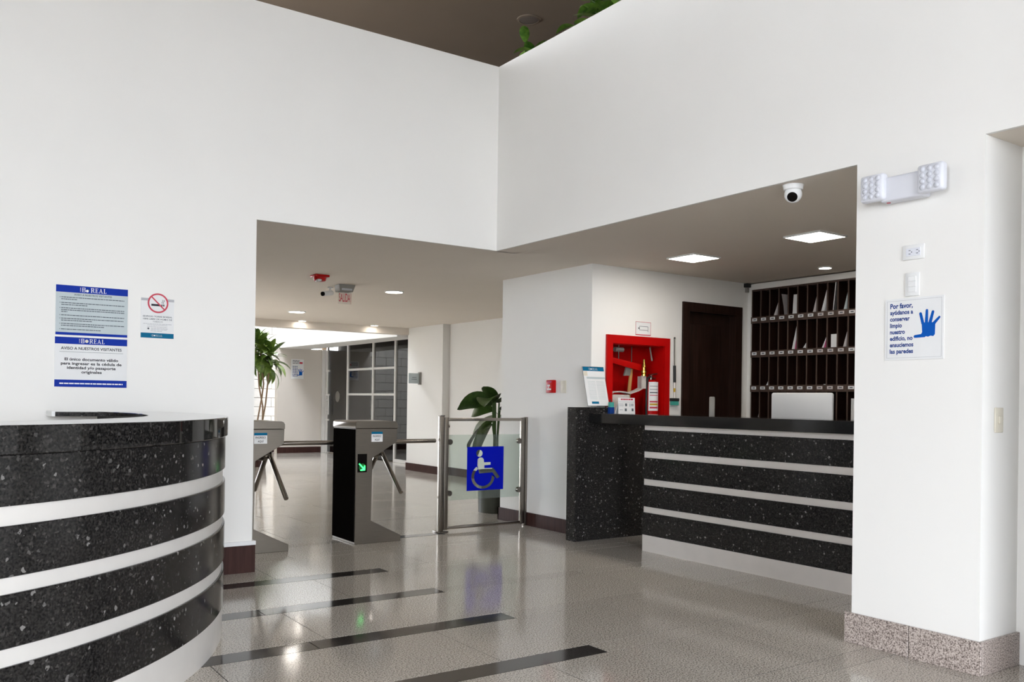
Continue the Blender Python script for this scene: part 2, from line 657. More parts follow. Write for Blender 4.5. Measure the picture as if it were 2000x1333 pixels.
def tile(x0, x1, y0, y1, mat, name):
    key = (round(x1 - x0, 3), round(y1 - y0, 3), mat)
    if key not in tile_meshes:
        a, b = (x1 - x0) / 2 - GAP / 2, (y1 - y0) / 2 - GAP / 2
        tile_meshes[key] = MB().box(-a, -b, -0.001, a, b, 0.0).mesh(name, M[mat], smooth=False)
    o = bpy.data.objects.new(name, tile_meshes[key])
    o.location = ((x0 + x1) / 2, (y0 + y1) / 2, 0)
    o.parent = floor
    COL.objects.link(o)


def row(y0, y1, xa, xb, start, mat, name, length):
    x = start
    while x > xa:
        x -= length
    while x < xb:
        a, b = max(x, xa), min(x + length, xb)
        if b - a > 0.03:
            tile(a, b, y0, y1, mat, name)
        x += length


joint_at = {0: 1.144, 1: 1.755, 2: 2.25, -1: 2.43, -2: 1.6, 3: 2.05}
for k in range(-2, 21):
    s0 = 3.212 + 0.7733 * k
    s1, s2 = s0 + 0.146, s0 + 0.7733
    if s0 < 5.8:
        xa, xb = 0.75, 5.7
    elif s0 < 13:
        xa, xb = 2.0, 7.25
    else:
        xa, xb = 4.1, 7.75
    if s0 > 18.6:
        continue
    st = joint_at.get(k, 1.1 + (k * 0.53) % 1.1)
    if 0 <= k <= 3:
        row(s0, s1, xa, FX, FX - 2 * 1.145, 'strip', 'dark_strip', 1.145)
        row(s0, s1, FX, xb, FX, 'floor', 'stone_strip', 1.145)
    else:
        row(s0, s1, xa, xb, st + 0.3, 'floor', 'stone_strip', 1.145)
    row(s1, s2, xa, xb, st, 'floor', 'stone_tile', L_T)
part(floor, 'threshold_strip', MB().box(3.52, 6.815, 0.0002, 4.02, 6.935, 0.0012), M['strip'])
part(floor, 'threshold_strip', MB().box(2.5, 6.815, 0.0002, 3.05, 6.935, 0.0012), M['floor'])

# left wall (with the corridor opening)
struct('wall_left', wall_boxes(-6, BX + 0.2, 0, TOPZ, [(1.993, BX + 0.2, 0, SZ)], lambda m, a, b, c, d: m.box(a, AY, c, b, AY + (0.2 if c == 0 else 0.02), d)), M['wall'], 'tall white wall with the corridor opening')
# right wall over the reception, its pillar and the side opening
struct('wall_right', wall_boxes(-6.5, AY, 0, TOPZ, [(2.69, AY, 0, SZ), (0.75, 2.045, 0, SZ)], lambda m, a, b, c, d: m.box(BX, a, c, BX + (0.335 if c == 0 else 0.02), b, d)), M['wall'], 'tall white wall over the reception with its pillar')
struct('wall_added_shade_pier', MB().box(3.85, 0.75, 0, BX - 0.001, 1.5, TOPZ), M['wall'])  # out-of-view block added to keep window light off the pillar's side face
# lowered ceiling behind both openings
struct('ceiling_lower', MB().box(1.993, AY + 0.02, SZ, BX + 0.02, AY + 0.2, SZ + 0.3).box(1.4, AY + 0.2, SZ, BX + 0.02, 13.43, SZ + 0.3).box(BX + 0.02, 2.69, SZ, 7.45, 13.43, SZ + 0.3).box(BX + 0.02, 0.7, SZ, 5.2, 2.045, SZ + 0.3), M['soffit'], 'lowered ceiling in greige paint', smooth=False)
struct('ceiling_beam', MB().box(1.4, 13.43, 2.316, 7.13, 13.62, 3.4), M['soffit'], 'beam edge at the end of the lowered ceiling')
# upper ceiling
struct('ceiling_upper', MB().box(-6.2, -6.7, 5.2, 11.5, 13.62, 5.4), M['upceil'], 'taupe ceiling over the upper gallery')
struct('wall_gallery_back', MB().box(-6, 13.43, 2.73, 11.5, 13.6, 5.2), M['beige'])
struct('wall_gallery_side', MB().box(11.3, -6.5, 2.73, 11.5, 13.6, 5.2).box(7.45, -6.5, 2.6, 11.3, 13.43, 2.73), M['beige'])
# side wall by the gate, its return, cabinet wall and rear of the reception
struct('wall_gate_side', MB().box(XR, YF, 0, 5.16, 7.41, SZ), M['wall'], 'white wall end beside the glass gate')
struct('wall_cabinet', wall_boxes(5.16, 7.45, 0, SZ, [(5.225, 5.885, 0.92, 1.74), (6.19, 6.875, 0, 2.105)], lambda m, a, b, c, d: m.box(a, YF, c, b, YF + 0.16, d)), M['wall'], 'white wall with the hose cabinet and dark door')
struct('wall_reception_rear', MB().box(7.42, 2.0, 0, 7.6, YF + 0.3, SZ), M['wall'])
struct('wall_reception_side', MB().box(4.315, 2.5, 0, 7.45, 2.69, SZ), M['wall'])
struct('wall_side_passage', MB().box(4.315, -1.6, 0, 4.45, 1.99, SZ).box(4.315, 1.99, 0, 5.2, 2.5, SZ), M['wall'])
# corridor
struct('wall_corridor_left', MB().box(1.4, AY + 0.2, 0, 1.55, 13.43, SZ), M['wall'])
struct('wall_corridor_recess', MB().box(7.26, 7.4, 0, 7.45, 12.27, SZ), M['wall'], 'white recessed corridor wall')
struct('wall_corridor_return', MB().box(5.16, 7.25, 0, 7.26, 7.41, SZ), M['wall'])
struct('wall_corridor_pier', MB().box(7.13, 12.27, 0, 7.45, 13.46, SZ), M['wall'], 'white pier at the end of the corridor')
# skylit court past the beam
up = MB().prism([(7.0, 13.62, 2.29), (6.71, 18.75, 2.29), (7.45, 18.75, 2.29), (7.45, 13.62, 2.29)], (0, 0, 2.0))
struct('wall_court_upper', up, M['wall'], 'sunlit white wall above the glass partition')
struct('ceiling_court', MB().box(2.7, 13.5, 4.3, 5.3, 19.3, 4.45).box(6.2, 13.5, 4.3, 7.6, 19.3, 4.45).box(5.3, 13.5, 4.3, 6.2, 14.7, 4.45).box(5.3, 18.1, 4.3, 6.2, 19.3, 4.45), M['wall'], smooth=False)
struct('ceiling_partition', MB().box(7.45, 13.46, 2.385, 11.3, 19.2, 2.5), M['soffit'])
struct('wall_court_end', MB().box(6.70, 18.62, 0, 7.86, 18.8, 2.29), M['beige'], 'beige end wall with a small poster')
struct('wall_court_left', MB().box(2.7, 13.62, 0, 2.9, 19.3, 4.3), M['wall'])
struct('wall_court_right_upper', MB().box(7.45, 13.46, 2.5, 7.6, 19.2, 4.3), M['wall'])
bw = struct('wall_block', MB().box(2.9, 19.04, 0, 6.9, 19.3, 4.3), M['mortar'], 'white painted concrete block wall')
blk = MB().box(-0.195, -0.02, -0.096, 0.195, 0.02, 0.096).mesh('block', M['block'], bevel=0.006, seg=1)
for i in range(21):
    for j in range(11):
        x = 7.3 - 0.2 - j * 0.4 - (0.2 if i % 2 else 0)
        z = 0.1 + i * 0.2
        if x < 3.0:
            continue
        o = bpy.data.objects.new('block', blk)
        o.location = (x, 19.035, z)
        o.parent = bw
        COL.objects.link(o)
# dim office behind the partition
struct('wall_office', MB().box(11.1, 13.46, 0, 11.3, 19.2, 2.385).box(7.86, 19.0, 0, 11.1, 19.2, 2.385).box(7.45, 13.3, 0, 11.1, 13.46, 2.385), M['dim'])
# street front behind the camera
struct('wall_street_front', wall_boxes(-6.2, 11.5, 0, 5.2, [(-3.0, 1.7, 0.2, 4.0)], lambda m, a, b, c, d: m.box(a, -6.7, c, b, -6.5, d)), M['wall'])
struct('wall_far_left', wall_boxes(-6.5, 6.2, 0, 5.2, [(-2.8, -0.8, 0.2, 4.0)], lambda m, a, b, c, d: m.box(-6.2, a, c, -6.0, b, d)), M['wall'])
mb = MB()
for x in (-2.97, -1.8, -0.65, 0.5, 1.67):
    mb.box(x - 0.03, -6.64, 0.2, x + 0.03, -6.56, 4.0)
mb.box(-3.0, -6.64, 2.5, 1.7, -6.56, 2.56)
struct('window_1', mb, M['alu'])
struct('ground_outside_left', MB().box(-60, -6.7, -0.4, -6.2, 40, -0.2), M['asphalt'])
struct('ground_outside', MB().box(-60, -80, -0.4, 60, -6.7, -0.2), M['asphalt'])

# baseboards
struct('baseboard_left', MB().box(-2, AY - 0.018, 0, 2.010, AY, 0.185).box(1.993, AY, 0, 2.010, AY + 0.2, 0.185), M['brownbase'], 'dark brown baseboard')
struct('trim_1', MB().box(-2, AY - 0.02, 0.188, 2.013, AY, 0.215).box(1.993, AY, 0.188, 2.013, AY + 0.2, 0.215), M['white'], 'white trim above the baseboard')
struct('baseboard_gate_side', MB().box(XR - 0.016, YF - 0.0, 0, XR, 7.426, 0.125).box(XR - 0.016, 7.41, 0, 5.3, 7.426, 0.125), M['brownbase'], 'dark brown baseboard beside the gate')
struct('baseboard_corridor', MB().box(7.244, 7.41, 0, 7.26, 12.254, 0.125).box(7.114, 12.254, 0, 7.26, 12.27, 0.125).box(7.114, 12.254, 0, 7.13, 13.46, 0.125), M['brownbase'], 'dark brown baseboard along the corridor')
struct('baseboard_court', MB().box(6.70, 18.604, 0, 7.70, 18.62, 0.13).box(2.9, 19.0, 0, 6.9, 19.014, 0.13), M['brownbase'])
# granite plinth around the pillar, in pieces
pl = struct('baseboard_pillar', MB().box(BX - 0.002, 2.05, 0, BX + 0.33, 2.685, 0.12), M['grout'], 'speckled granite plinth of the pillar')
for y0, y1 in ((2.374, 2.72), (2.027, 2.370)):
    part(pl, 'granite_piece', MB().box(BX - 0.018, y0, 0, BX - 0.001, y1, 0.152), M['pinkgran'], bevel=0.002, seg=1)
part(pl, 'granite_piece', MB().box(BX - 0.001, 2.027, 0, BX + 0.333, 2.044, 0.152), M['pinkgran'], bevel=0.002, seg=1)
part(pl, 'granite_piece', MB().box(4.297, 1.2, 0, 4.314, 1.985, 0.152), M['pinkgran'], bevel=0.002, seg=1)
struct('trim_2', MB().box(4.300, 1.9, 0.156, 4.315, 1.985, 2.2), M['white'])

# ================================================================== curved desk
CX, CY, RD = -0.831, 5.21, 2.295
A0, A1 = math.radians(-120), math.asin((AY - 0.004 - CY) / (RD + 0.012)) - 0.004
d = thing('curved_reception_desk', 'curved desk of black speckled granite bands and pale metal stripes', 'desk', (CX, CY, 0))
part(d, 'core', MB().arc(CX, CY, RD - 0.34, RD - 0.012, 0.165, 1.005, A0, A1 - 0.01, 96), M['alupale'], 'pale satin metal stripes')
part(d, 'kick_plate', MB().arc(CX, CY, RD - 0.33, RD - 0.006, 0.0, 0.162, A0, A1 - 0.008, 96), M['alupale'], 'pale metal kick plate')
for z0, z1 in ((0.158, 0.331), (0.39, 0.563), (0.617, 0.781), (0.844, 1.007)):
    part(d, 'granite_band', MB().arc(CX, CY, RD - 0.03, RD, z0, z1, A0, A1 - 0.006, 96), M['bgranite'], 'black granite with light flecks', bevel=0.003, seg=1)
part(d, 'desk_top', MB().arc(CX, CY, RD - 0.375, RD + 0.012, 1.008, 1.102, A0, A1, 96), M['topstone'], 'polished black granite top', bevel=0.003, seg=1)
sh = thing('wall_ledge', 'narrow dark ledge fixed to the white wall behind the curved desk', 'shelf', (0.88, 5.9, 1.05))
part(sh, 'board', MB().box(0.735, 5.75, 1.075, 1.02, AY - 0.021, 1.10), M['bgranite'])
part(sh, 'end_bracket', MB().box(0.717, 5.747, 1.074, 0.735, AY - 0.021, 1.105), M['white'], 'white end bracket')

# ================================================================== reception counter
rc = thing('reception_counter', 'straight reception counter with black granite bands, grey metal stripes and dark top', 'counter', (5.05, 4.1, 0))
part(rc, 'core', MB().box(4.967, 2.692, 0.14, 5.2, 5.27, 1.021), M['alu'], 'grey metal stripes between the bands')
part(rc, 'kick_plate', MB().box(4.960, 2.692, 0.0, 5.2, 5.275, 0.134), M['alu'], 'grey metal kick plate')
for z0, z1 in ((0.134, 0.315), (0.364, 0.537), (0.587, 0.759), (0.809, 0.983)):
    part(rc, 'granite_band', MB().box(4.952, 2.692, z0, 4.968, 5.278, z1), M['bgranite'], 'black granite with light flecks', bevel=0.002, seg=1)
part(rc, 'counter_top', MB().box(4.9, 2.692, 1.022, 5.36, 5.899, 1.106), M['blackstone'], 'polished black stone top', bevel=0.003, seg=1)
part(rc, 'end_wing', MB().prism([(4.757, 5.90, 0), (5.62, 5.90, 0), (5.62, 5.974, 0), (4.996, 5.974, 0), (4.996, 6.018, 0), (4.757, 6.018, 0)], (0, 0, 1.02)).prism([(4.757, 5.90, 1.02), (5.175, 5.90, 1.02), (5.175, 5.974, 1.02), (4.996, 5.974, 1.02), (4.996, 6.018, 1.02), (4.757, 6.018, 1.02)], (0, 0, 0.137)), M['bgranite'], 'upright black granite end slab')
wt = thing('work_table', 'low work table hidden behind the reception counter', 'table', (5.65, 3.9, 0))
part(wt, 'table_top', MB().box(5.37, 2.72, 0.72, 6.0, 5.25, 0.75), M['darkwood'])
for x in (5.42, 5.95):
    for y in (2.8, 5.18):
        part(wt, 'leg', MB().box(x - 0.025, y - 0.025, 0, x + 0.025, y + 0.025, 0.72), M['darkwood'])

# ================================================================== turnstiles
def turnstile(label):
    r = thing('tripod_turnstile', label, 'turnstile', (3.28, 6.915, 0), 'tripod turnstiles at the corridor entrance')
    y0, y1 = 6.69, 7.145
    prof = [(3.075, 0.0), (3.50, 0.0), (3.50, 0.05), (3.222, 0.19), (3.228, 0.712), (3.452, 0.842), (3.455, 0.957), (3.075, 0.957)]
    body = part(r, 'body', MB().prism([(x, y0, z) for x, z in prof], (0, y1 - y0, 0)), M['steel'], bevel=0.003, seg=1)
    lid = [(3.07, 0.959), (3.458, 0.959), (3.458, 0.995), (3.447, 1.012), (3.43, 1.018), (3.085, 1.018), (3.07, 1.004)]
    part(r, 'lid', MB().prism([(x, y0 - 0.003, z) for x, z in lid], (0, y1 - y0 + 0.006, 0)), M['steel'], bevel=0.002, seg=1)
    part(r, 'side_panel', MB().box(3.069, y0 + 0.008, 0.02, 3.0745, y1 - 0.008, 0.95), M['blackpanel'], 'black side panel')
    n = Vector((0.514, 0, -0.857))
    h = Vector((3.352, 6.915, 0.782))
    hub = part(r, 'hub', MB().lathe(h, [(0.072, 0.0), (0.072, 0.03), (0.06, 0.06), (0.035, 0.078)], 24, n), M['dsteel'])
    c = Vector((3.405, 6.915, 0.775))
    dirs = [Vector((1, 0, 0)), Vector((0.035, -0.73, -0.685)), Vector((0.035, 0.73, -0.685))]
    for k in range(3):
        q = dirs[k].normalized()
        L = 0.55 if k == 0 else 0.51
        off = Vector((0, 0, 0.06)) if k == 0 else Vector((0, 0, 0))
        a = part(r, 'arm', MB().cyl(c + off + q * 0.02, c + off + q * L, 0.0185, 20), M['tube'], bevel=0.004, seg=2)
    S = Sign(r, (3.092, y0 - 0.0005, 0.747), (1, 0, 0), (0, 0, 1))
    dsp = S.rect('display_window', 0, 0, 0.085, 0.152, M['black'], 0.0)
    S.disc('led_glow', 0.044, 0.112, 0.032, M['arrowdim'], 0.0006, dsp)
    t = 0.006
    S.poly('arrow', [(0.010, 0.083), (0.019, 0.076), (0.056, 0.115), (0.059, 0.096), (0.069, 0.096), (0.069, 0.137), (0.026, 0.139), (0.026, 0.129), (0.048, 0.123)], M['arrow'], 0.0012, dsp)
    S = Sign(r, (3.215, y0 - 0.0005, 0.928), (1, 0, 0), (0, 0, 1))
    lb = S.rect('label', 0, 0, 0.102, 0.082, M['paper'], 0.0)
    S.rect('label_band', 0, -0.002, 0.102, 0.018, M['teal'], 0.0006, lb)
    S.text('INGRESO', 0.051, 0.034, 0.015, M['ink'], 0.0006, 0.080, bold=0.02, parent=lb)
    S.text('AQUÍ', 0.051, 0.064, 0.015, M['ink'], 0.0006, 0.045, bold=0.02, parent=lb)
    S.rect('label_line', 0.008, 0.048, 0.094, 0.0495, M['lineink'], 0.0006, lb)
    return r


t2 = turnstile('brushed steel turnstile with a lit green arrow, next to the glass gate')
t1 = copy_tree(t2)
t1.location.x -= 0.995
t1.location.y -= 0.02
t1['label'] = 'brushed steel turnstile standing against the end of the white wall'

# ================================================================== glass gate
GY = 6.94
gp = thing('gate_post', 'free-standing steel post with a bolted foot holding the glass gate', 'post', (4.03, GY, 0))
part(gp, 'post_tube', MB().box(4.008, GY - 0.022, 0.012, 4.05, GY + 0.022, 1.056), M['steel'], bevel=0.003)
part(gp, 'foot_plate', MB().box(3.985, GY - 0.06, 0.0015, 4.085, GY + 0.06, 0.012), M['dsteel'], bevel=0.002)
part(gp, 'cap', MB().box(4.006, GY - 0.024, 1.056, 4.052, GY + 0.024, 1.064), M['dsteel'])
for z in (0.32, 0.84):
    part(gp, 'bolt', MB().cyl((4.0035, GY, z), (4.008, GY, z), 0.012, 12), M['tube'])
gq = thing('gate_post', 'steel post fixed to the white wall, hinging the glass gate', 'post', (4.98, GY, 0))
part(gq, 'post_tube', MB().box(4.957, GY - 0.022, 0.0015, 4.982, GY + 0.022, 1.05), M['steel'], bevel=0.003)
gt = thing('glass_gate', 'waist-high steel framed glass gate with a blue wheelchair sign', 'gate', (4.5, GY, 0.02))
part(gt, 'stile', MB().box(4.058, GY - 0.018, 0.02, 4.098, GY + 0.018, 1.045), M['steel'], bevel=0.003)
part(gt, 'stile', MB().box(4.915, GY - 0.018, 0.02, 4.950, GY + 0.018, 1.045), M['steel'], bevel=0.003)
part(gt, 'rail', MB().box(4.098, GY - 0.014, 1.012, 4.915, GY + 0.014, 1.040), M['tube'], bevel=0.004)
part(gt, 'rail', MB().box(4.098, GY - 0.014, 0.022, 4.915, GY + 0.014, 0.050), M['tube'], bevel=0.004)
part(gt, 'glass_pane', MB().box(4.112, GY - 0.004, 0.285, 4.903, GY + 0.004, 0.885), M['gateglass'])
for x, sx in ((4.108, 1), (4.905, -1)):
    for z in (0.35, 0.82):
        part(gt, 'clamp', MB().lathe((x + sx * 0.012, GY - 0.016, z), [(0.022, 0.0), (0.026, 0.004), (0.026, 0.028), (0.022, 0.032)], 20, (0, 1, 0)).box(x - 0.012, GY - 0.008, z - 0.012, x + 0.012, GY + 0.008, z + 0.012), M['dsteel'])
part(gt, 'stop_knob', MB().cyl((4.098, GY, 0.965), (4.112, GY, 0.965), 0.014, 14), M['dsteel'])


def flat_with_holes(name, S, outer, holes, mat, layer, parent):
    cu = bpy.data.curves.new('shape', 'CURVE')
    cu.dimensions = '2D'
    cu.fill_mode = 'BOTH'
    for pts in [outer] + holes:
        sp = cu.splines.new('POLY')
        sp.points.add(len(pts) - 1)
        for p, (x, y) in zip(sp.points, pts):
            p.co = (x, -y, 0, 1)
        sp.use_cyclic_u = True
    ob = bpy.data.objects.new('shape', cu)
    COL.objects.link(ob)
    me = bpy.data.meshes.new_from_object(ob.evaluated_get(bpy.context.evaluated_depsgraph_get()))
    mb = MB()
    for k in (0.0, 0.0006):
        mb.add([S.P(v.co.x, -v.co.y, layer + k) for v in me.vertices], [tuple(p.vertices) for p in me.polygons])
    bpy.data.objects.remove(ob)
    return part(parent, name, mb, mat, smooth=False, recalc=False)


S = Sign(gt, (4.306, GY - 0.0046, 0.771), (1, 0, 0), (0, 0, 1))
k = 0.408 / 316.0


def W(x, y):
    return ((x - 320) * k, (y - 500) * 0.408 / 372.0)


head = [W(424 + 27 * math.cos(i * math.pi / 12), 556 + 30 * math.sin(i * math.pi / 12)) for i in range(24)]
torso = [W(*p) for p in [(410, 606), (425, 592), (448, 592), (462, 606), (466, 634), (522, 634), (522, 656), (468, 660), (469, 684), (545, 684), (562, 704), (604, 764), (580, 780), (540, 724), (425, 728), (409, 660)]]
arc_o = [W(458 + 100 * math.cos(math.radians(a)), 756 + 104 * math.sin(math.radians(a))) for a in range(-4, 238, 8)]
arc_i = [W(458 + 76 * math.cos(math.radians(a)), 756 + 80 * math.sin(math.radians(a))) for a in range(236, -6, -8)]
flat_with_holes('wheelchair_sign', S, [(0, 0), (0.408, 0), (0.408, 0.408), (0, 0.408)], [head, torso, arc_o + arc_i], M['vblue'], 0.0, gt)['label'] = 'blue sheet with a cut-out wheelchair symbol'

# ================================================================== wall signs beside the curved desk
def boreal(S, xc, yc, h, mat, layer, o_mat, parent=None):
    """serif wordmark with a globe for its O and a tiny upright word before it"""
    u = h
    strokes = {
        'B': (0.66, [(0, 0, .62, .06), (0, .94, .62, 1), (.1, 0, .24, 1), (0, .46, .56, .53), (.52, .05, .66, .47), (.56, .52, .70, .96)]),
        'R': (0.74, [(0, 0, .58, .06), (.1, 0, .24, 1), (0, .94, .34, 1), (.2, .47, .52, .54), (.50, .05, .65, .48)]),
        'E': (0.60, [(0, 0, .56, .06), (.1, 0, .24, 1), (0, .94, .60, 1), (.2, .47, .44, .53), (.50, 0, .56, .2), (.54, .78, .60, 1), (.40, .38, .46, .62)]),
        'A': (0.78, [(.24, .64, .56, .70), (-.02, .95, .26, 1), (.50, .95, .84, 1)]),
        'L': (0.60, [(0, 0, .34, .05), (.1, 0, .24, 1), (0, .94, .58, 1), (.52, .74, .58, 1)]),
    }
    adv = 0.16
    seq = ['t', 'B', 'o', 'R', 'E', 'A', 'L']
    wid = {'t': 0.24, 'o': 0.80}
    total = sum((strokes[c][0] if c in strokes else wid[c]) + adv for c in seq) - adv
    x = xc - total * u / 2
    y = yc - u / 2
    for c in seq:
        mb = MB()
        if c == 't':
            S.text('TORRE', x + 0.12 * u, yc, 0.17 * u, mat, layer, u * 0.98, parent=parent, rot=1)
            w_ = wid[c]
        elif c == 'o':
            w_ = wid[c]
            S.disc('globe', x + 0.40 * u, y + 0.52 * u, 0.37 * u, o_mat, layer, parent, 20)
        else:
            w_, ss = strokes[c]
            for a, b, e, f in ss:
                mb.prism([S.P(x + p * u, y + q * u, layer) for p, q in ((a, b), (e, b), (e, f), (a, f))], S.n * 0.0004)
            if c == 'R':
                mb.prism([S.P(x + p * u, y + q * u, layer) for p, q in ((.34, .5), (.48, .5), (.78, 1), (.62, 1))], S.n * 0.0004)
            if c == 'A':
                mb.prism([S.P(x + p * u, y + q * u, layer) for p, q in ((.36, 0), (.43, 0), (.16, 1), (.07, 1))], S.n * 0.0004)
                mb.prism([S.P(x + p * u, y + q * u, layer) for p, q in ((.36, 0), (.43, 0), (.74, 1), (.58, 1))], S.n * 0.0004)
        if mb.v:
            part(parent or S.root, 'wordmark_letter', mb, mat)
        x += (w_ + adv) * u


WY = AY - 0.0005
n1 = thing('notice_sign', 'silver grey visitor notice with blue bands, hung above the white one', 'sign', (0.965, WY, 1.57))
S = Sign(n1, (0.761, WY, 1.875), (1, 0, 0), (0, 0, 1))
S.plate('board', 0, 0, 0.409, 0.305, M['silver'], 0.0, 0.005)
S.rect('blue_band', 0, 0, 0.409, 0.043, M['blue'], 0.0052)
S.rect('blue_band', 0, 0.289, 0.409, 0.305, M['blue'], 0.0052)
boreal(S, 0.208, 0.022, 0.028, M['white'], 0.0058, M['textblue'])
S.disc('globe_cap', 0.174, 0.028, 0.008, M['white'], 0.0062)
S.text('AVISO A NUESTROS VISITANTES', 0.208, 0.055, 0.0105, M['greyink'], 0.0054, 0.215, bold=0.02)
ln = [(0.074, .37), (0.086, .09), (0.108, .37), (0.120, .15), (0.140, .37), (0.152, .37), (0.163, .035), (0.184, .37), (0.204, .37), (0.216, .18), (0.236, .37), (0.248, .25), (0.270, .23)]
for i, (y, xe) in enumerate(ln):
    S.dashes('print_line', 0.03, 0.03 + xe * 0.97, y, 0.0048, M['greyink'], 0.0054, i + 3)
for y in (0.074, 0.108, 0.140, 0.184, 0.204, 0.236, 0.270):
    S.rect('bullet', 0.021, y - 0.002, 0.025, y + 0.002, M['greyink'], 0.0054)

n2 = thing('notice_sign', 'white visitor notice with blue bands and bold black print', 'sign', (0.965, WY, 1.25))
S = Sign(n2, (0.759, WY, 1.557), (1, 0, 0), (0, 0, 1))
S.plate('board', 0, 0, 0.411, 0.306, M['paper'], 0.0, 0.005)
S.rect('blue_band', 0, 0, 0.411, 0.042, M['blue'], 0.0052)
S.rect('blue_band', 0, 0.262, 0.411, 0.306, M['blue'], 0.0052)
boreal(S, 0.206, 0.021, 0.027, M['white'], 0.0058, M['ivory'])
S.text('AVISO A NUESTROS VISITANTES', 0.206, 0.068, 0.0165, M['ink'], 0.0054, 0.345, bold=0.02)
S.rect('rule', 0.026, 0.0895, 0.388, 0.0912, M['greyink'], 0.0054)
for s_, y, wd in (('El único documento válido', 0.135, 0.305), ('para ingresar es la cédula de', 0.161, 0.345), ('identidad y/o pasaporte', 0.187, 0.277), ('originales', 0.213, 0.116)):
    S.text(s_, 0.207, y, 0.0165, M['ink'], 0.0054, wd, bold=0.028)
S.dashes('print_line', 0.028, 0.388, 0.285, 0.0075, M['white'], 0.0054, 5, 0.003, 0.01, 0.03)

n3 = thing('no_smoking_sign', 'white no-smoking sign with a red crossed circle and teal foot band', 'sign', (1.352, WY, 1.575))
S = Sign(n3, (1.25, WY, 1.833), (1, 0, 0), (0, 0, 1))
S.plate('board', 0, 0, 0.203, 0.256, M['paper'], 0.0, 0.004)
S.rect('grey_bar', 0, 0.0, 0.203, 0.017, M['lineink'], 0.0042)
S.rect('teal_band', 0, 0.224, 0.203, 0.256, M['teal'], 0.0042)
ds = S.disc('symbol_disc', 0.103, 0.030, 0.064, M['paper'], 0.0048)
S.rect('cigarette', 0.062, 0.036, 0.118, 0.049, M['ink'], 0.0054, ds)
S.rect('cigarette_tip', 0.124, 0.036, 0.131, 0.049, M['ink'], 0.0054, ds)
S.rect('cigarette_tip', 0.135, 0.036, 0.142, 0.049, M['ink'], 0.0054, ds)
for dx in (0, 0.009):
    S.poly('smoke', [(0.128 + dx, 0.032), (0.125 + dx, 0.024), (0.132 + dx, 0.014), (0.129 + dx, 0.006), (0.132 + dx, 0.006), (0.135 + dx, 0.014), (0.128 + dx, 0.024), (0.131 + dx, 0.032)], M['ink'], 0.0054, ds)
S.ring('red_ring', 0.103, 0.030, 0.054, 0.064, M['redink'], 0.0060, ds)
q = 0.057 * 0.7071
S.poly('red_slash', [(0.103 - q - .003, 0.030 - q + .003), (0.103 - q + .003, 0.030 - q - .003), (0.103 + q + .003, 0.030 + q - .003), (0.103 + q - .003, 0.030 + q + .003)], M['redink'], 0.0064, ds)
S.text('EDIFICIO TORRE BOREAL', 0.103, 0.117, 0.0095, M['greyink'], 0.0044, 0.180, bold=0.015)
S.text('100% LIBRE DE HUMO DE', 0.103, 0.134, 0.0095, M['greyink'], 0.0044, 0.178, bold=0.015)
S.text('TABACO', 0.103, 0.150, 0.0095, M['greyink'], 0.0044, 0.062)
for i, (y, a, b) in enumerate(((0.165, .014, .19), (0.173, .04, .162), (0.184, .04, .162), (0.194, .062, .165), (0.202, .062, .165), (0.211, .06, .13))):
    S.dashes('print_line', a, b, y, 0.003, M['lineink'], 0.0044, i + 30)
S.disc('icon', 0.046, 0.196, 0.006, M['greyink'], 0.0044)
boreal(S, 0.098, 0.240, 0.013, M['silver'], 0.0046, M['white'])

# ================================================================== pillar fittings
bx = BX - 0.0005
PR, PU = (0, -1, 0), (0, 0, 1)
em = thing('emergency_light', 'white twin-head emergency light mounted high on the pillar', 'light', (BX - 0.05, 2.44, 2.18))
mb = MB().box(bx - 0.075, 2.295, 2.192, bx, 2.512, 2.312)
part(em, 'housing', mb, M['coolwhite'], bevel=0.01, seg=3)
part(em, 'indicator', MB().cyl((bx - 0.045, 2.485, 2.1905), (bx - 0.045, 2.485, 2.193), 0.010, 12), M['redink'])
for yc, tz in ((2.545, 2.268), (2.248, 2.262)):
    hd = part(em, 'lamp_head', MB().box(bx - 0.100, yc - 0.064, tz - 0.066, bx - 0.052, yc + 0.064, tz + 0.066), M['coolwhite'], bevel=0.016, seg=3)
    part(em, 'neck', MB().cyl((bx - 0.052, yc, tz), (bx - 0.01, yc + (-0.03 if yc > 2.4 else 0.03), tz), 0.026, 16), M['coolwhite'])
    mb = MB()
    for i in range(3):
        for j in range(4):
            mb.lathe((bx - 0.1005, yc + (i - 1) * 0.034, tz + (j - 1.5) * 0.028), [(0.0135, 0.0), (0.012, 0.004), (0.0085, 0.007), (0.002, 0.0085)], 12, (-1, 0, 0))
    part(em, 'lens_array', mb, M['ledlens'])
ot = thing('wall_outlet', 'white double socket outlet on the pillar below the emergency light', 'outlet', (BX, 2.377, 1.907))
part(ot, 'plate', MB().box(bx - 0.008, 2.322, 1.907, bx, 2.432, 1.979), M['white'], bevel=0.004)
part(ot, 'insert', MB().box(bx - 0.0105, 2.340, 1.924, bx - 0.008, 2.414, 1.962), M['coolwhite'], bevel=0.001, seg=1)
for yc in (2.396, 2.358):
    mb = MB()
    for dz in (-0.008, 0.008):
        mb.box(bx - 0.0112, yc - 0.007, 1.943 + dz - 0.0015, bx - 0.0104, yc + 0.003, 1.943 + dz + 0.0015)
    mb.cyl((bx - 0.0112, yc - 0.012, 1.943), (bx - 0.0104, yc - 0.012, 1.943), 0.0028, 10)
    part(ot, 'socket_slots', mb, M['greyink'])['kind'] = 'stuff'
sw = thing('light_switch', 'white three-rocker switch just above the blue hand sign', 'switch', (BX, 2.38, 1.732))
part(sw, 'plate', MB().box(bx - 0.008, 2.344, 1.732, bx, 2.417, 1.845), M['white'], bevel=0.004)
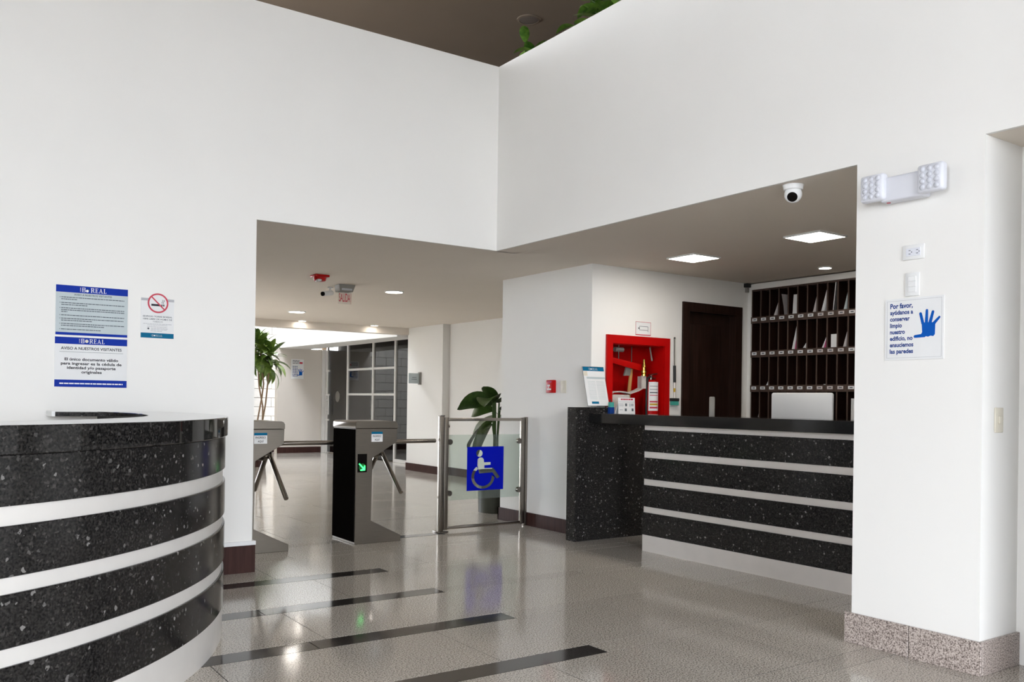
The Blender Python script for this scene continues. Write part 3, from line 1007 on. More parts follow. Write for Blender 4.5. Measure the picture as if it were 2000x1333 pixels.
for i in range(3):
    part(sw, 'rocker', MB().box(bx - 0.0115, 2.360, 1.751 + i * 0.026, bx - 0.008, 2.401, 1.751 + i * 0.026 + 0.0235), M['white'], bevel=0.0015, seg=1)
hs = thing('hand_sign', 'white square sign with blue Spanish text and a blue hand', 'sign', (BX, 2.372, 1.426))
S = Sign(hs, (bx, 2.521, 1.725), PR, PU)
S.plate('board', 0, 0, 0.297, 0.298, M['paper'], 0.0, 0.004)
for a in ((0.010, 0.010, 0.287, 0.0112), (0.010, 0.287, 0.287, 0.2882), (0.010, 0.010, 0.0112, 0.288), (0.2858, 0.010, 0.287, 0.288)):
    S.rect('border_line', *a, M['lineink'], 0.0042)
for i, (s_, wd, hh) in enumerate((('Por favor,', 0.117, 0.023), ('ayúdanos a', 0.119, 0.020), ('conservar', 0.102, 0.020), ('limpio', 0.062, 0.020), ('nuestro', 0.078, 0.020), ('edificio, no', 0.118, 0.020), ('ensuciemos', 0.122, 0.020), ('las paredes', 0.121, 0.020))):
    S.text(s_, 0.026, 0.035 + i * 0.0315, hh, M['textblue'], 0.0042, wd, 'L', bold=0.035)


def hand(S, ox, oy, k, mat, layer):
    def seg(a, b, r0, r1, z):
        a, b = Vector(a), Vector(b)
        t = math.atan2(b.y - a.y, b.x - a.x)
        pts = [a + r0 * Vector((math.cos(t + math.pi / 2 + i * math.pi / 8), math.sin(t + math.pi / 2 + i * math.pi / 8))) for i in range(9)]
        pts += [b + r1 * Vector((math.cos(t - math.pi / 2 + i * math.pi / 8), math.sin(t - math.pi / 2 + i * math.pi / 8))) for i in range(9)]
        mb.prism([S.P(ox + p.x * k, oy + p.y * k, z) for p in pts], S.n * 0.0004)
    mb = MB()
    for i, (a, b, r0, r1) in enumerate((((60, 85), (44, 22), 10, 9), ((84, 80), (86, 4), 11, 8), ((108, 82), (126, 15), 11, 8.5), ((126, 96), (168, 52), 11, 7), ((70, 162), (8, 166), 12, 9))):
        seg(a, b, r0, r1, layer + i * 0.00002)
    palm = [(52, 80), (134, 82), (142, 96), (140, 158), (130, 170), (112, 166), (95, 172), (74, 166), (56, 172), (48, 156), (56, 140)]
    mb.prism([S.P(ox + x * k, oy + y * k, layer) for x, y in palm], S.n * 0.0005)
    return part(S.root, 'hand_print', mb, mat)


hand(S, 0.150, 0.064, 0.297 / 390 * 0.98, M['handblue'], 0.0042)
s2 = thing('light_switch', 'ivory single switch on the shaded side of the pillar', 'switch', (4.12, 2.045, 1.09))
part(s2, 'plate', MB().box(4.085, 2.037, 1.088, 4.157, 2.0445, 1.202), M['ivory'], bevel=0.004)
part(s2, 'rocker', MB().box(4.108, 2.030, 1.128, 4.134, 2.037, 1.162), M['ivory'], bevel=0.002)

# side wall by the gate
xr = XR - 0.0005
fp = thing('fire_alarm_pull', 'small red fire alarm pull box on the white wall by the gate', 'alarm', (XR, 6.558, 1.285))
part(fp, 'box', MB().box(xr - 0.035, 6.50, 1.284, xr, 6.612, 1.404), M['red'], bevel=0.006)
S = Sign(fp, (xr - 0.0352, 6.612, 1.404), PR, PU)
S.rect('white_mark', 0.022, 0.044, 0.062, 0.058, M['paper'], 0.0)
S.rect('white_mark', 0.036, 0.058, 0.046, 0.078, M['paper'], 0.0)
S.rect('pull_bar', 0.016, 0.080, 0.078, 0.094, M['paper'], 0.0004)
S.rect('top_print', 0.02, 0.012, 0.085, 0.022, M['pink'], 0.0)
s3 = thing('light_switch', 'ivory switch plate beside the red alarm pull box', 'switch', (XR, 6.385, 1.28))
part(s3, 'plate', MB().box(xr - 0.008, 6.345, 1.282, xr, 6.425, 1.398), M['ivory'], bevel=0.004)
part(s3, 'rocker', MB().box(xr - 0.011, 6.367, 1.315, xr - 0.008, 6.403, 1.365), M['ivory'], bevel=0.001)

# ================================================================== hose cabinet
hc = thing('fire_hose_cabinet', 'open red fire hose cabinet set into the wall behind the counter', 'cabinet', (5.555, YF, 0.9))
x0, x1, z0, z1 = 5.166, 5.945, 0.86, 1.812
mb = MB()
for a, b, c, e in ((x0, x1, z1 - 0.076, z1), (x0, x1, z0, z0 + 0.07), (x0, x0 + 0.068, z0 + 0.07, z1 - 0.076), (x1 - 0.068, x1, z0 + 0.07, z1 - 0.076)):
    mb.box(a, YF - 0.022, c, b, YF - 0.0005, e)
part(hc, 'frame', mb, M['red'])
tb = 0.008
ix0, ix1, iz0, iz1, iy = 5.228, 5.882, 0.923, 1.737, YF + 0.29
mb = MB().box(ix0, iy - tb, iz0, ix1, iy, iz1).box(ix0, YF, iz0, ix0 + tb, iy - tb, iz1).box(ix1 - tb, YF, iz0, ix1, iy - tb, iz1)
mb.box(ix0 + tb, YF, iz1 - tb, ix1 - tb, iy - tb, iz1).box(ix0 + tb, YF, iz0, ix1 - tb, iy - tb, iz0 + tb)
part(hc, 'liner', mb, M['red'])
part(hc, 'rack_arm', MB().prism([(5.238, YF + 0.075, 1.625), (5.70, YF + 0.06, 1.555), (5.70, YF + 0.06, 1.492), (5.238, YF + 0.075, 1.575)], (0, 0.02, 0)), M['red'], bevel=0.002)
for x, zz in ((5.40, 1.60), (5.56, 1.575)):
    part(hc, 'hose_pin', MB().cyl((x, YF + 0.09, zz), (x, YF + 0.09, 1.728), 0.005, 10), M['dsteel'])
part(hc, 'valve', MB().cyl((5.46, YF + 0.10, 1.69), (5.36, YF + 0.10, 1.69), 0.022, 14), M['grey'])
part(hc, 'hook', MB().cyl((5.80, YF + 0.10, 1.728), (5.82, YF + 0.09, 1.60), 0.008, 10), M['grey'])
ax = thing('fire_axe', 'fire axe with a wooden handle standing in the red cabinet', 'axe', (5.58, YF + 0.05, 0.932))
part(ax, 'handle', MB().tube([(5.545, YF + 0.122, 0.932), (5.553, YF + 0.122, 1.15), (5.568, YF + 0.122, 1.35), (5.59, YF + 0.122, 1.52)], [0.022, 0.018, 0.018, 0.016], 10), M['handle'])
part(ax, 'axe_head', MB().prism([(5.605, YF + 0.112, 1.535), (5.530, YF + 0.112, 1.55), (5.495, YF + 0.112, 1.452), (5.575, YF + 0.112, 1.455)], (0, 0.022, 0)), M['grey'], 'dull grey steel head', bevel=0.002)
fh = thing('fire_hose', 'flat canvas fire hose with a brass nozzle hanging in the red cabinet', 'hose', (5.45, YF + 0.05, 0.932))
path = [(5.655, 1.45), (5.655, 1.34), (5.60, 1.315), (5.50, 1.288), (5.44, 1.298), (5.38, 1.302), (5.30, 1.298), (5.262, 1.28), (5.258, 1.15), (5.258, 0.933)]
mb = MB()
pts = []
for (xa, za), (xb, zb) in zip(path, path[1:]):
    dv = Vector((xb - xa, 0, zb - za)).normalized()
    nn = Vector((-dv.z, 0, dv.x)) * 0.006
    p = Vector((xa, YF + 0.03, za))
    e = Vector((xb, YF + 0.03, zb)) + dv * 0.004
    mb.prism([p + nn, e + nn, e - nn, p - nn], (0, 0.07, 0))
part(fh, 'canvas', mb, M['hose'])
part(fh, 'canvas_front', MB().box(5.630, YF + 0.020, 1.335, 5.682, YF + 0.036, 1.455), M['hose'])
part(fh, 'fold', MB().box(5.262, YF + 0.026, 0.933, 5.49, YF + 0.085, 1.275), M['hose'], bevel=0.01)
part(fh, 'nozzle', MB().lathe((5.660, YF + 0.029, 1.452), [(0.026, 0), (0.026, 0.02), (0.020, 0.022), (0.028, 0.03), (0.028, 0.05), (0.019, 0.055), (0.019, 0.08), (0.023, 0.084), (0.014, 0.12), (0.010, 0.155)], 20), M['brass'], 'brass nozzle')
fe = thing('fire_extinguisher', 'red fire extinguisher with a white label inside the hose cabinet', 'extinguisher', (5.80, YF + 0.07, 0.932))
ec = (5.795, YF + 0.075, 0.932)
part(fe, 'tank', MB().lathe(ec, [(0.066, 0), (0.070, 0.01), (0.070, 0.43), (0.060, 0.465), (0.035, 0.485), (0.018, 0.49)], 28), M['red'])
part(fe, 'valve_head', MB().cyl((5.795, YF + 0.075, 1.42), (5.795, YF + 0.075, 1.46), 0.017, 14).prism([(5.76, YF + 0.065, 1.462), (5.87, YF + 0.065, 1.475), (5.87, YF + 0.065, 1.487), (5.76, YF + 0.065, 1.47)], (0, 0.02, 0)).prism([(5.76, YF + 0.065, 1.44), (5.85, YF + 0.065, 1.43), (5.85, YF + 0.065, 1.441), (5.76, YF + 0.065, 1.452)], (0, 0.02, 0)), M['dsteel'])
part(fe, 'discharge_tube', MB().tube([(5.775, YF + 0.06, 1.45), (5.735, YF + 0.055, 1.44), (5.718, YF + 0.05, 1.36), (5.716, YF + 0.05, 1.15), (5.72, YF + 0.05, 0.98)], 0.011, 10), M['blackm'])
mb = MB()
mb.arc(ec[0], ec[1], 0.0703, 0.0712, 1.13, 1.40, math.radians(-150), math.radians(-60), 14)
lb = part(fe, 'label', mb, M['paper'], 'white printed label')
for i, (zz, hh, m) in enumerate(((1.36, 0.010, 'lineink'), (1.33, 0.010, 'lineink'), (1.30, 0.010, 'greyink'), (1.275, 0.006, 'redink'), (1.215, 0.014, 'redink'), (1.19, 0.018, 'yellow'), (1.16, 0.016, 'redink'))):
    part(lb, 'print_line', MB().arc(ec[0], ec[1], 0.0713, 0.0717, zz - hh / 2, zz + hh / 2, math.radians(-140), math.radians(-70), 8), M[m])
fs_ = thing('hose_instruction_sign', 'small white red-bordered plate above the hose cabinet', 'sign', (5.615, YF, 1.826))
S = Sign(fs_, (5.520, YF - 0.0005, 1.950), (1, 0, 0), (0, 0, 1))
S.plate('board', 0, 0, 0.190, 0.124, M['paper'], 0.0, 0.003)
for a in ((0, 0, .19, .0035), (0, .116, .19, .124), (0, 0, .0035, .124), (.1865, 0, .19, .124)):
    S.rect('red_border', *a, M['redink'], 0.0032)
for a in ((0.046, .040, .155, .044), (0.046, .074, .155, .078), (.046, .040, .050, .078), (.151, .044, .155, .09)):
    S.rect('diagram_line', *a, M['greyink'], 0.0034)
S.disc('diagram_dot', 0.040, 0.060, 0.007, M['ink'], 0.0036)
mp = thing('window_brush', 'thin rod brush with a black grip hung between red cabinet and door', 'brush', (6.015, YF - 0.02, 1.16))
part(mp, 'rod', MB().cyl((6.005, YF - 0.02, 1.82), (6.012, YF - 0.02, 1.30), 0.0045, 10), M['dsteel'])
part(mp, 'tip', MB().lathe((6.005, YF - 0.02, 1.815), [(0.006, 0), (0.009, 0.006), (0.006, 0.014)], 12), M['blackm'])
part(mp, 'grip', MB().cyl((6.0085, YF - 0.02, 1.56), (6.012, YF - 0.02, 1.40), 0.013, 12), M['blackm'])
part(mp, 'ferrule', MB().cyl((6.012, YF - 0.02, 1.40), (6.014, YF - 0.02, 1.25), 0.009, 12), M['alu'])
part(mp, 'collar', MB().cyl((6.0125, YF - 0.02, 1.345), (6.013, YF - 0.02, 1.31), 0.0098, 12), M['yellow'])
part(mp, 'brush_head', MB().box(5.965, YF - 0.034, 1.222, 6.066, YF - 0.002, 1.252), M['blackm'], bevel=0.005)
part(mp, 'bristles', MB().box(5.972, YF - 0.03, 1.185, 6.06, YF - 0.004, 1.222), M['green'])

# dark door
dr = struct('door_1', MB().box(6.195, YF + 0.07, 0.005, 6.87, YF + 0.11, 2.10), M['darkwood'], 'dark brown wooden door')
mb = MB()
for a in ((6.118, 6.192, 0, 2.178), (6.873, 6.952, 0, 2.178), (6.192, 6.873, 2.103, 2.178)):
    mb.box(a[0], YF - 0.02, a[2], a[1], YF - 0.0005, a[3])
mb.box(6.1915, YF - 0.02, 0, 6.206, YF + 0.07, 2.1045).box(6.860, YF - 0.02, 0, 6.8735, YF + 0.07, 2.1045).box(6.206, YF - 0.02, 2.09, 6.86, YF + 0.07, 2.1045)
part(dr, 'door_frame', mb, M['darkwood'])
part(dr, 'door_panel', MB().box(6.27, YF + 0.062, 0.25, 6.73, YF + 0.07, 1.98), M['darkwood'], bevel=0.004)

# ================================================================== mail rack
mr = thing('mail_rack', 'dark wooden pigeonhole mail rack with a cream frame behind the counter', 'rack', (7.2, 5.2, 0))
YL, PW, NC = 5.955, 0.1107, 14
YE = YL - PW * NC
part(mr, 'frame', MB().box(7.05, YL, 0, 7.40, YF - 0.003, 2.418).box(7.05, YE - 0.045, 0, 7.40, YE, 2.418).box(7.05, YE, 2.362, 7.40, YL, 2.418), M['wall'], 'cream painted frame')
part(mr, 'back_panel', MB().box(7.36, YE, 0.0, 7.395, YL, 2.362), M['darkwood'])  # insides darker than the front edges: pigeonhole shade put into the wood colour
for i in range(NC + 1):
    y = YL - i * PW
    part(mr, 'divider', MB().box(7.068, y - 0.006, 0.0, 7.36, y + 0.006, 2.362), M['darkwood'])
    part(mr, 'divider_edge', MB().box(7.064, y - 0.0075, 0.0, 7.068, y + 0.0075, 2.362), M['cubbylit'])
part(mr, 'shelf', MB().box(7.066, YE, 2.345, 7.36, YL, 2.362), M['cubbylit'])
SHZ = (2.018, 1.676, 1.330, 0.985)
for z in SHZ:
    b = part(mr, 'shelf', MB().box(7.069, YE, z, 7.36, YL, z + 0.014), M['darkwood'])
    part(b, 'label_strip', MB().box(7.052, YE, z, 7.0635, YL + 0.008, z + 0.066), M['cubbylit'])
    for i in range(NC):
        yc = YL - (i + 0.5) * PW + 0.008
        cc = part(b, 'label_card', MB().box(7.0505, yc - 0.030, z + 0.024, 7.052, yc + 0.030, z + 0.052), M['paper' if (i < 7 or i == 10) else 'greypaper'])
        part(b, 'card_print', MB().box(7.0500, yc - 0.017, z + 0.033, 7.0504, yc + 0.015, z + 0.043), M['greyink'])

def slab(name, y_bot, y_top, zb, h, t, mat, label, cat='envelope', xf=7.085, depth=0.22, group=None):
    """sheet leaning in a pigeonhole, turned a little towards the room"""
    w_ = max(t, 0.028)
    lean = y_top - y_bot
    side = -1 if lean <= 0 else 1
    p = [(xf, y_bot, zb), (xf, y_top, zb + h), (xf + 0.02, y_top + side * 0.004, zb + h * 0.93), (xf + 0.02, y_bot + side * w_ * 0.9, zb)]
    if abs(lean) < 0.02:
        p = [(xf, y_bot, zb), (xf, y_top, zb + h), (xf, y_top - w_, zb + h), (xf, y_bot - w_, zb)]
    mb = MB().prism(p, (min(depth, 0.24), 0, 0))
    return solo(name, mb, M[mat], label, cat, group, smooth=False)


def cy(i, f):
    return YL - (i + f) * PW


Z1, Z2, Z3, Z4 = [z + 0.0145 for z in SHZ]
slab('envelope', cy(2, .12), cy(2, .80), Z1, 0.185, 0.004, 'greypaper', 'grey envelope leaning in the top row beside a yellow-printed one')
e = slab('envelope', cy(3, .62), cy(3, .14), Z1, 0.26, 0.004, 'greypaper', 'tall tilted envelope with yellow print in the top mail row')
slab('folded_brochure', cy(4, .30), cy(4, .44), Z1, 0.24, 0.05, 'paper', 'white folded brochure under a yellow card in the top mail row', 'brochure')
slab('yellow_card', cy(4, .50), cy(4, .58), Z1 + 0.0, 0.285, 0.03, 'yellow', 'yellow card standing behind a white brochure in the mail rack', 'card', xf=7.31, depth=0.04)
slab('envelope', cy(6, .30), cy(6, .82), Z1, 0.21, 0.005, 'greypaper', 'narrow grey envelope leaning in the top mail row')
slab('envelope', cy(7, .12), cy(7, .78), Z1, 0.25, 0.010, 'paper', 'pair of white letters leaning beside the black binder')
bd = thing('ring_binder', 'black ring binder with a white edge jutting from the mail rack', 'binder', (7.1, cy(8, .8), Z1))
part(bd, 'cover', MB().prism([(7.07, cy(8, .52), Z1), (7.07, cy(8, .82), Z1), (7.07, cy(8, .92), Z1 + 0.30), (7.07, cy(8, .80), Z1 + 0.31)], (0.25, 0, 0)), M['blackm'])
part(bd, 'page_edge', MB().prism([(7.068, cy(8, .46), Z1), (7.068, cy(8, .52), Z1), (7.068, cy(8, .80), Z1 + 0.31), (7.068, cy(8, .74), Z1 + 0.31)], (0.25, 0, 0)), M['paper'])
slab('envelope', cy(9, .30), cy(9, .80), Z1, 0.21, 0.012, 'silver', 'pale blue envelope standing right beside the black binder')
slab('envelope', cy(10, .30), cy(10, .82), Z1, 0.07, 0.006, 'stem', 'small brown envelope slumped in the top mail row')
slab('magazine', cy(4, .20), cy(4, .78), Z2, 0.272, 0.010, 'paper', 'tall white magazine leaning in the middle mail row', 'magazine')
slab('pink_folder', cy(4, .52), cy(4, .82), Z2, 0.17, 0.009, 'pink', 'magenta folder leaning behind the tall magazine', 'folder')
slab('envelope', cy(5, .20), cy(5, .82), Z2 + 0.0, 0.055, 0.006, 'paper', 'white letter lying tilted under another in the middle mail row')
slab('envelope', cy(5, .48), cy(5, .82), Z2 + 0.062, 0.05, 0.005, 'paper', 'white letter wedged above another in the middle mail row')
slab('envelope', cy(6, .60), cy(6, .55), Z2, 0.05, 0.004, 'paper', 'short white slip standing in the middle mail row', 'slip')
slab('envelope', cy(7, .16), cy(7, .78), Z2, 0.15, 0.005, 'paper', 'white letter leaning against a pink card in the middle mail row')
slab('pink_card', cy(7, .40), cy(7, .82), Z2, 0.14, 0.006, 'pink', 'pink card leaning behind a white letter in the middle mail row', 'card')
slab('letter_bundle', cy(8, .26), cy(8, .26), Z2, 0.175, 0.06, 'paper', 'upright bundle of white letters in the middle mail row', 'letters', depth=0.19)
slab('red_leaflet', cy(8, .34), cy(8, .48), Z2, 0.225, 0.012, 'redink', 'red leaflet poking up behind the upright letter bundle', 'leaflet', xf=7.29, depth=0.04)
slab('envelope', cy(9, .28), cy(9, .78), Z2, 0.19, 0.016, 'greypaper', 'thick pale letters leaning at the end of the middle mail row')
slab('envelope', cy(1, .32), cy(1, .82), Z3, 0.10, 0.003, 'paper', 'single thin white letter leaning in the bottom mail row')
slab('envelope', cy(4, .52), cy(4, .82), Z3, 0.065, 0.008, 'paper', 'short white envelope leaning in the bottom mail row')
slab('envelope', cy(7, .60), cy(7, .60), Z3, 0.058, 0.025, 'paper', 'small white stub standing in the bottom mail row', 'slip')
slab('envelope', cy(10, .32), cy(10, .82), Z3, 0.11, 0.006, 'greypaper', 'grey envelope leaning near the end of the bottom mail row')
slab('envelope', cy(0, .50), cy(0, .82), Z4, 0.13, 0.005, 'greypaper', 'grey envelope leaning under the mail rack label strip beside the cream frame')
slab('paper_stack', cy(10, .24), cy(10, .24), Z4, 0.27, 0.065, 'paper', 'thick upright stack of white papers in the mail rack', 'papers')

# ================================================================== things on and behind the counter
im = thing('desktop_computer', 'white all-in-one computer seen from behind over the counter', 'computer', (5.56, 4.21, 0.75))
rot = Matrix.Rotation(math.radians(1.5), 3, 'Z')
pts = []
rr = 0.018
for cx_, cz_, a0 in ((0.268 - rr, 0.43 - rr, 0), (-0.268 + rr, 0.43 - rr, 90), (-0.268 + rr, 0 + rr, 180), (0.268 - rr, rr, 270)):
    for i in range(6):
        t = math.radians(a0 + i * 18)
        pts.append((0, cx_ + rr * math.cos(t), cz_ + rr * math.sin(t)))
base = Vector((5.56, 4.21, 0.865))
ipts = [base + rot @ Vector(p) for p in pts]
part(im, 'shell', MB().prism(ipts, rot @ Vector((0.02, 0, 0))), M['white'], bevel=0.004)
part(im, 'screen', MB().prism([base + rot @ Vector((0.0205, p[1] * 0.96, p[2] * 0.96 + 0.008)) for p in pts], rot @ Vector((0.002, 0, 0))), M['black'])
part(im, 'stand', MB().box(5.548, 4.13, 0.76, 5.560, 4.29, 1.0).box(5.54, 4.13, 0.7505, 5.70, 4.29, 0.760), M['alu'])
m2 = thing('side_monitor', 'thin grey monitor seen edge-on behind the counter', 'monitor', (5.45, 5.08, 0.75))
dirv = Vector((0.735, 0.678, 0))
nv = Vector((0.678, -0.735, 0))
b0 = Vector((5.38, 4.96, 0.90))
part(m2, 'panel', MB().prism([b0, b0 + dirv * 0.36, b0 + dirv * 0.36 + Vector((0, 0, 0.36)), b0 + Vector((0, 0, 0.36))], nv * 0.045), M['grey'], bevel=0.008)
part(m2, 'screen', MB().prism([b0 + nv * 0.0455 + dirv * 0.02 + Vector((0, 0, .02)), b0 + nv * 0.0455 + dirv * 0.34 + Vector((0, 0, .02)), b0 + nv * 0.0455 + dirv * 0.34 + Vector((0, 0, .34)), b0 + nv * 0.0455 + dirv * 0.02 + Vector((0, 0, .34))], nv * 0.001), M['black'])
sc = b0 + dirv * 0.18 + nv * 0.02
part(m2, 'stand', MB().cyl((sc.x, sc.y, 0.762), (sc.x, sc.y, 0.905), 0.018, 14).cyl((sc.x, sc.y, 0.7505), (sc.x, sc.y, 0.762), 0.10, 28), M['grey'])
# leaflet holder on the end slab
lf = thing('leaflet_holder', 'leaning leaflet with a teal header in a clear stand on the end slab', 'leaflet', (5.02, 5.95, 1.157))
S = Sign(lf, (4.880, 5.975, 1.512), (1, 0.02, 0), (-0.115, 0.06, 1))
S.u = Vector((-0.115, 0.12, 1)).normalized()
S.n = S.r.cross(S.u).normalized()
S.plate('sheet', 0, 0, 0.245, 0.345, M['paper'], -0.002, 0.0)
S.plate('stand_back', -0.003, -0.004, 0.248, 0.352, M['acrylic'], -0.006, -0.003)
S.rect('header_band', 0, 0, 0.245, 0.036, M['teal'], 0.0004)
boreal(S, 0.118, 0.018, 0.020, M['silver'], 0.0010, M['white'])
S.rect('photo_strip', 0.0, 0.038, 0.045, 0.080, M['ivory'], 0.0004)
S.rect('photo_strip', 0.03, 0.088, 0.245, 0.106, M['silver'], 0.0004)
for i in range(14):
    S.dashes('print_line', 0.035, 0.12, 0.128 + i * 0.012, 0.003, M['silver'], 0.0004, i + 60)
    S.dashes('print_line', 0.135, 0.225, 0.128 + i * 0.012, 0.003, M['silver'], 0.0004, i + 90)
S.rect('footer_band', 0.048, 0.308, 0.130, 0.328, M['teal'], 0.0004)
part(lf, 'stand_foot', MB().box(4.925, 5.905, 1.1575, 5.165, 5.975, 1.162), M['acrylic'])
bxg = thing('card_box', 'small teal and dark box beside the leaflet holder', 'box', (5.185, 5.87, 1.106))
part(bxg, 'box_body', MB().box(5.110, 5.865, 1.1065, 5.160, 5.895, 1.160), M['textblue'])
part(bxg, 'cards', MB().box(5.113, 5.868, 1.160, 5.158, 5.893, 1.205), M['green'], 'teal cards')
part(bxg, 'pen', MB().cyl((5.125, 5.88, 1.205), (5.13, 5.885, 1.23), 0.005, 8), M['blackm'])
nt = thing('notice_stand', 'white printed notice with red heading propped on the counter', 'notice', (5.22, 5.78, 1.106))
S = Sign(nt, (5.145, 5.80, 1.245), (1, 0, 0), (0, 0.06, 1))
S.plate('sheet', 0, 0, 0.195, 0.139, M['paper'], -0.002, 0.0)
S.dashes('heading', 0.03, 0.175, 0.014, 0.012, M['redink'], 0.0004, 4, 0.003, 0.012, 0.03)
S.rect('rule', 0.01, 0.036, 0.185, 0.039, M['lineink'], 0.0004)
for i, (y, a, b) in enumerate(((0.056, .01, .06), (0.070, .01, .06), (0.106, .015, .05))):
    S.dashes('print_line', a, b, y, 0.006, M['lineink'], 0.0004, i)
for x, y in ((0.09, 0.062), (0.085, 0.106), (0.165, 0.106)):
    S.rect('small_picture', x - 0.011, y - 0.012, x + 0.011, y + 0.012, M['greyink'], 0.0004)
S.rect('small_picture', 0.128, 0.05, 0.142, 0.078, M['silver'], 0.0004)
S.rect('small_picture', 0.148, 0.052, 0.178, 0.074, M['lineink'], 0.0004)
part(nt, 'prop', MB().prism([(5.16, 5.812, 1.2), (5.16, 5.816, 1.2), (5.16, 5.86, 1.107), (5.16, 5.85, 1.107)], (0.15, 0, 0)), M['paper'])

# ================================================================== ceiling things
def square_lamp(cx_, cy_, label):
    r = thing('square_ceiling_lamp', label, 'lamp', (cx_, cy_, SZ - 0.02), 'square lamps over the reception')
    hw = 0.158
    part(r, 'diffuser', MB().box(cx_ - hw + 0.012, cy_ - hw + 0.012, SZ - 0.012, cx_ + hw - 0.012, cy_ + hw - 0.012, SZ - 0.001), M['panel'], 'glowing white panel')
    mb = MB()
    for a, b, c, e in ((-hw, -hw, hw, -hw + 0.011), (-hw, hw - 0.011, hw, hw), (-hw, -hw + 0.011, -hw + 0.011, hw - 0.011), (hw - 0.011, -hw + 0.011, hw, hw - 0.011)):
        mb.box(cx_ + a, cy_ + b, SZ - 0.013, cx_ + c, cy_ + e, SZ - 0.0005)
    part(r, 'trim', mb, M['white'])


square_lamp(5.44, 5.21, 'lit square ceiling lamp nearer the hose cabinet')
square_lamp(5.42, 4.00, 'lit square ceiling lamp over the white computer')


def downlight(cx_, cy_, r_, label, z=SZ):
    q = thing('round_downlight', label, 'lamp', (cx_, cy_, z - 0.02), 'round downlights')
    part(q, 'diffuser', MB().lathe((cx_, cy_, z - 0.009), [(r_ * 0.86, 0), (r_ * 0.86, 0.008)], 32), M['down'], 'glowing round diffuser')
    part(q, 'trim', MB().lathe((cx_, cy_, z - 0.011), [(r_ * 0.87, 0.0), (r_, 0.004), (r_, 0.0105), (r_ * 0.87, 0.0105), (r_ * 0.87, 0.0)], 32, caps=False), M['white'])


downlight(4.58, 12.0, 0.125, 'round corridor downlight farther along, towards the beam')
downlight(4.58, 9.0, 0.11, 'round corridor downlight near the exit sign')
downlight(5.18, 13.33, 0.065, 'small downlight at the beam, on the palm side')
downlight(6.42, 13.31, 0.065, 'small downlight at the beam, beside the white pier')
downlight(6.72, 4.85, 0.06, 'small downlight above the mail rack')

sp = thing('ceiling_speaker', 'round ceiling speaker on the taupe upper ceiling', 'speaker', (5.337, 7.495, 5.18))
part(sp, 'grille', MB().lathe((5.337, 7.495, 5.188), [(0.02, 0), (0.09, 0.001), (0.10, 0.004), (0.10, 0.0115)], 36), M['spk'])
part(sp, 'rim', MB().lathe((5.337, 7.495, 5.186), [(0.101, 0.002), (0.124, 0.006), (0.126, 0.0135), (0.101, 0.0135), (0.101, 0.002)], 36, caps=False), M['upceil'])

dc = thing('dome_camera', 'white eyeball security camera under the lowered ceiling edge', 'camera', (4.10, 3.165, 2.33))
cc = Vector((4.075, 3.155, SZ))
part(dc, 'base', MB().lathe(cc - Vector((0, 0, 0.030)), [(0.045, 0), (0.052, 0.004), (0.056, 0.024), (0.058, 0.0295)], 32), M['white'])
bc = cc - Vector((0, 0, 0.052))
lk = (Vector((2.9, 2.5, 1.5)) - bc).normalized()
prof = [(0.048 * math.sin(t), -0.048 * math.cos(t)) for t in [math.pi * i / 14 for i in range(1, 12)]]
part(dc, 'eyeball', MB().lathe(bc, prof, 28, lk), M['white'])
part(dc, 'lens', MB().lathe(bc + lk * 0.034, [(0.032, -0.006), (0.031, 0.002), (0.026, 0.005), (0.010, 0.006)], 28, lk), M['black'], 'black lens')

al = thing('alarm_strobe', 'red fire alarm strobe on the corridor ceiling', 'alarm', (3.40, 8.30, 2.36))
part(al, 'base', MB().box(3.325, 8.225, SZ - 0.022, 3.475, 8.375, SZ - 0.0005), M['red'], bevel=0.006)
part(al, 'body', MB().lathe((3.40, 8.30, SZ - 0.062), [(0.045, 0), (0.058, 0.006), (0.066, 0.04)], 28), M['red'])
part(al, 'strobe_lens', MB().box(3.345, 8.215, SZ - 0.072, 3.395, 8.285, SZ - 0.045), M['acrylic'], bevel=0.006)
part(al, 'strobe_reflector', MB().box(3.352, 8.222, SZ - 0.068, 3.388, 8.28, SZ - 0.05), M['white'])

ex = thing('exit_sign', 'hanging clear exit sign with red letters under a grey lamp housing', 'sign', (3.9, 8.85, 2.23))
EY = 8.85
part(ex, 'housing', MB().prism([(3.815, EY - 0.075, SZ - 0.001), (4.005, EY - 0.075, SZ - 0.001), (3.985, EY - 0.055, SZ - 0.075), (3.832, EY - 0.055, SZ - 0.075)], (0, 0.13, 0)), M['grey'], bevel=0.006)
part(ex, 'lamp_slot', MB().box(3.85, EY - 0.064, SZ - 0.062, 3.97, EY - 0.053, SZ - 0.028), M['lineink'])
part(ex, 'blade', MB().box(3.835, EY - 0.004, 2.225, 3.985, EY, SZ - 0.075), M['acrylic'], 'clear acrylic blade')
S = Sign(ex, (3.835, EY - 0.0045, SZ - 0.085), (1, 0, 0), (0, 0, 1))
S.text('SALIDA', 0.074, 0.050, 0.088, M['redink'], 0.0, 0.130, bold=0.01)
S.rect('edge_line', 0.146, 0.002, 0.149, 0.115, M['redink'], 0.0)

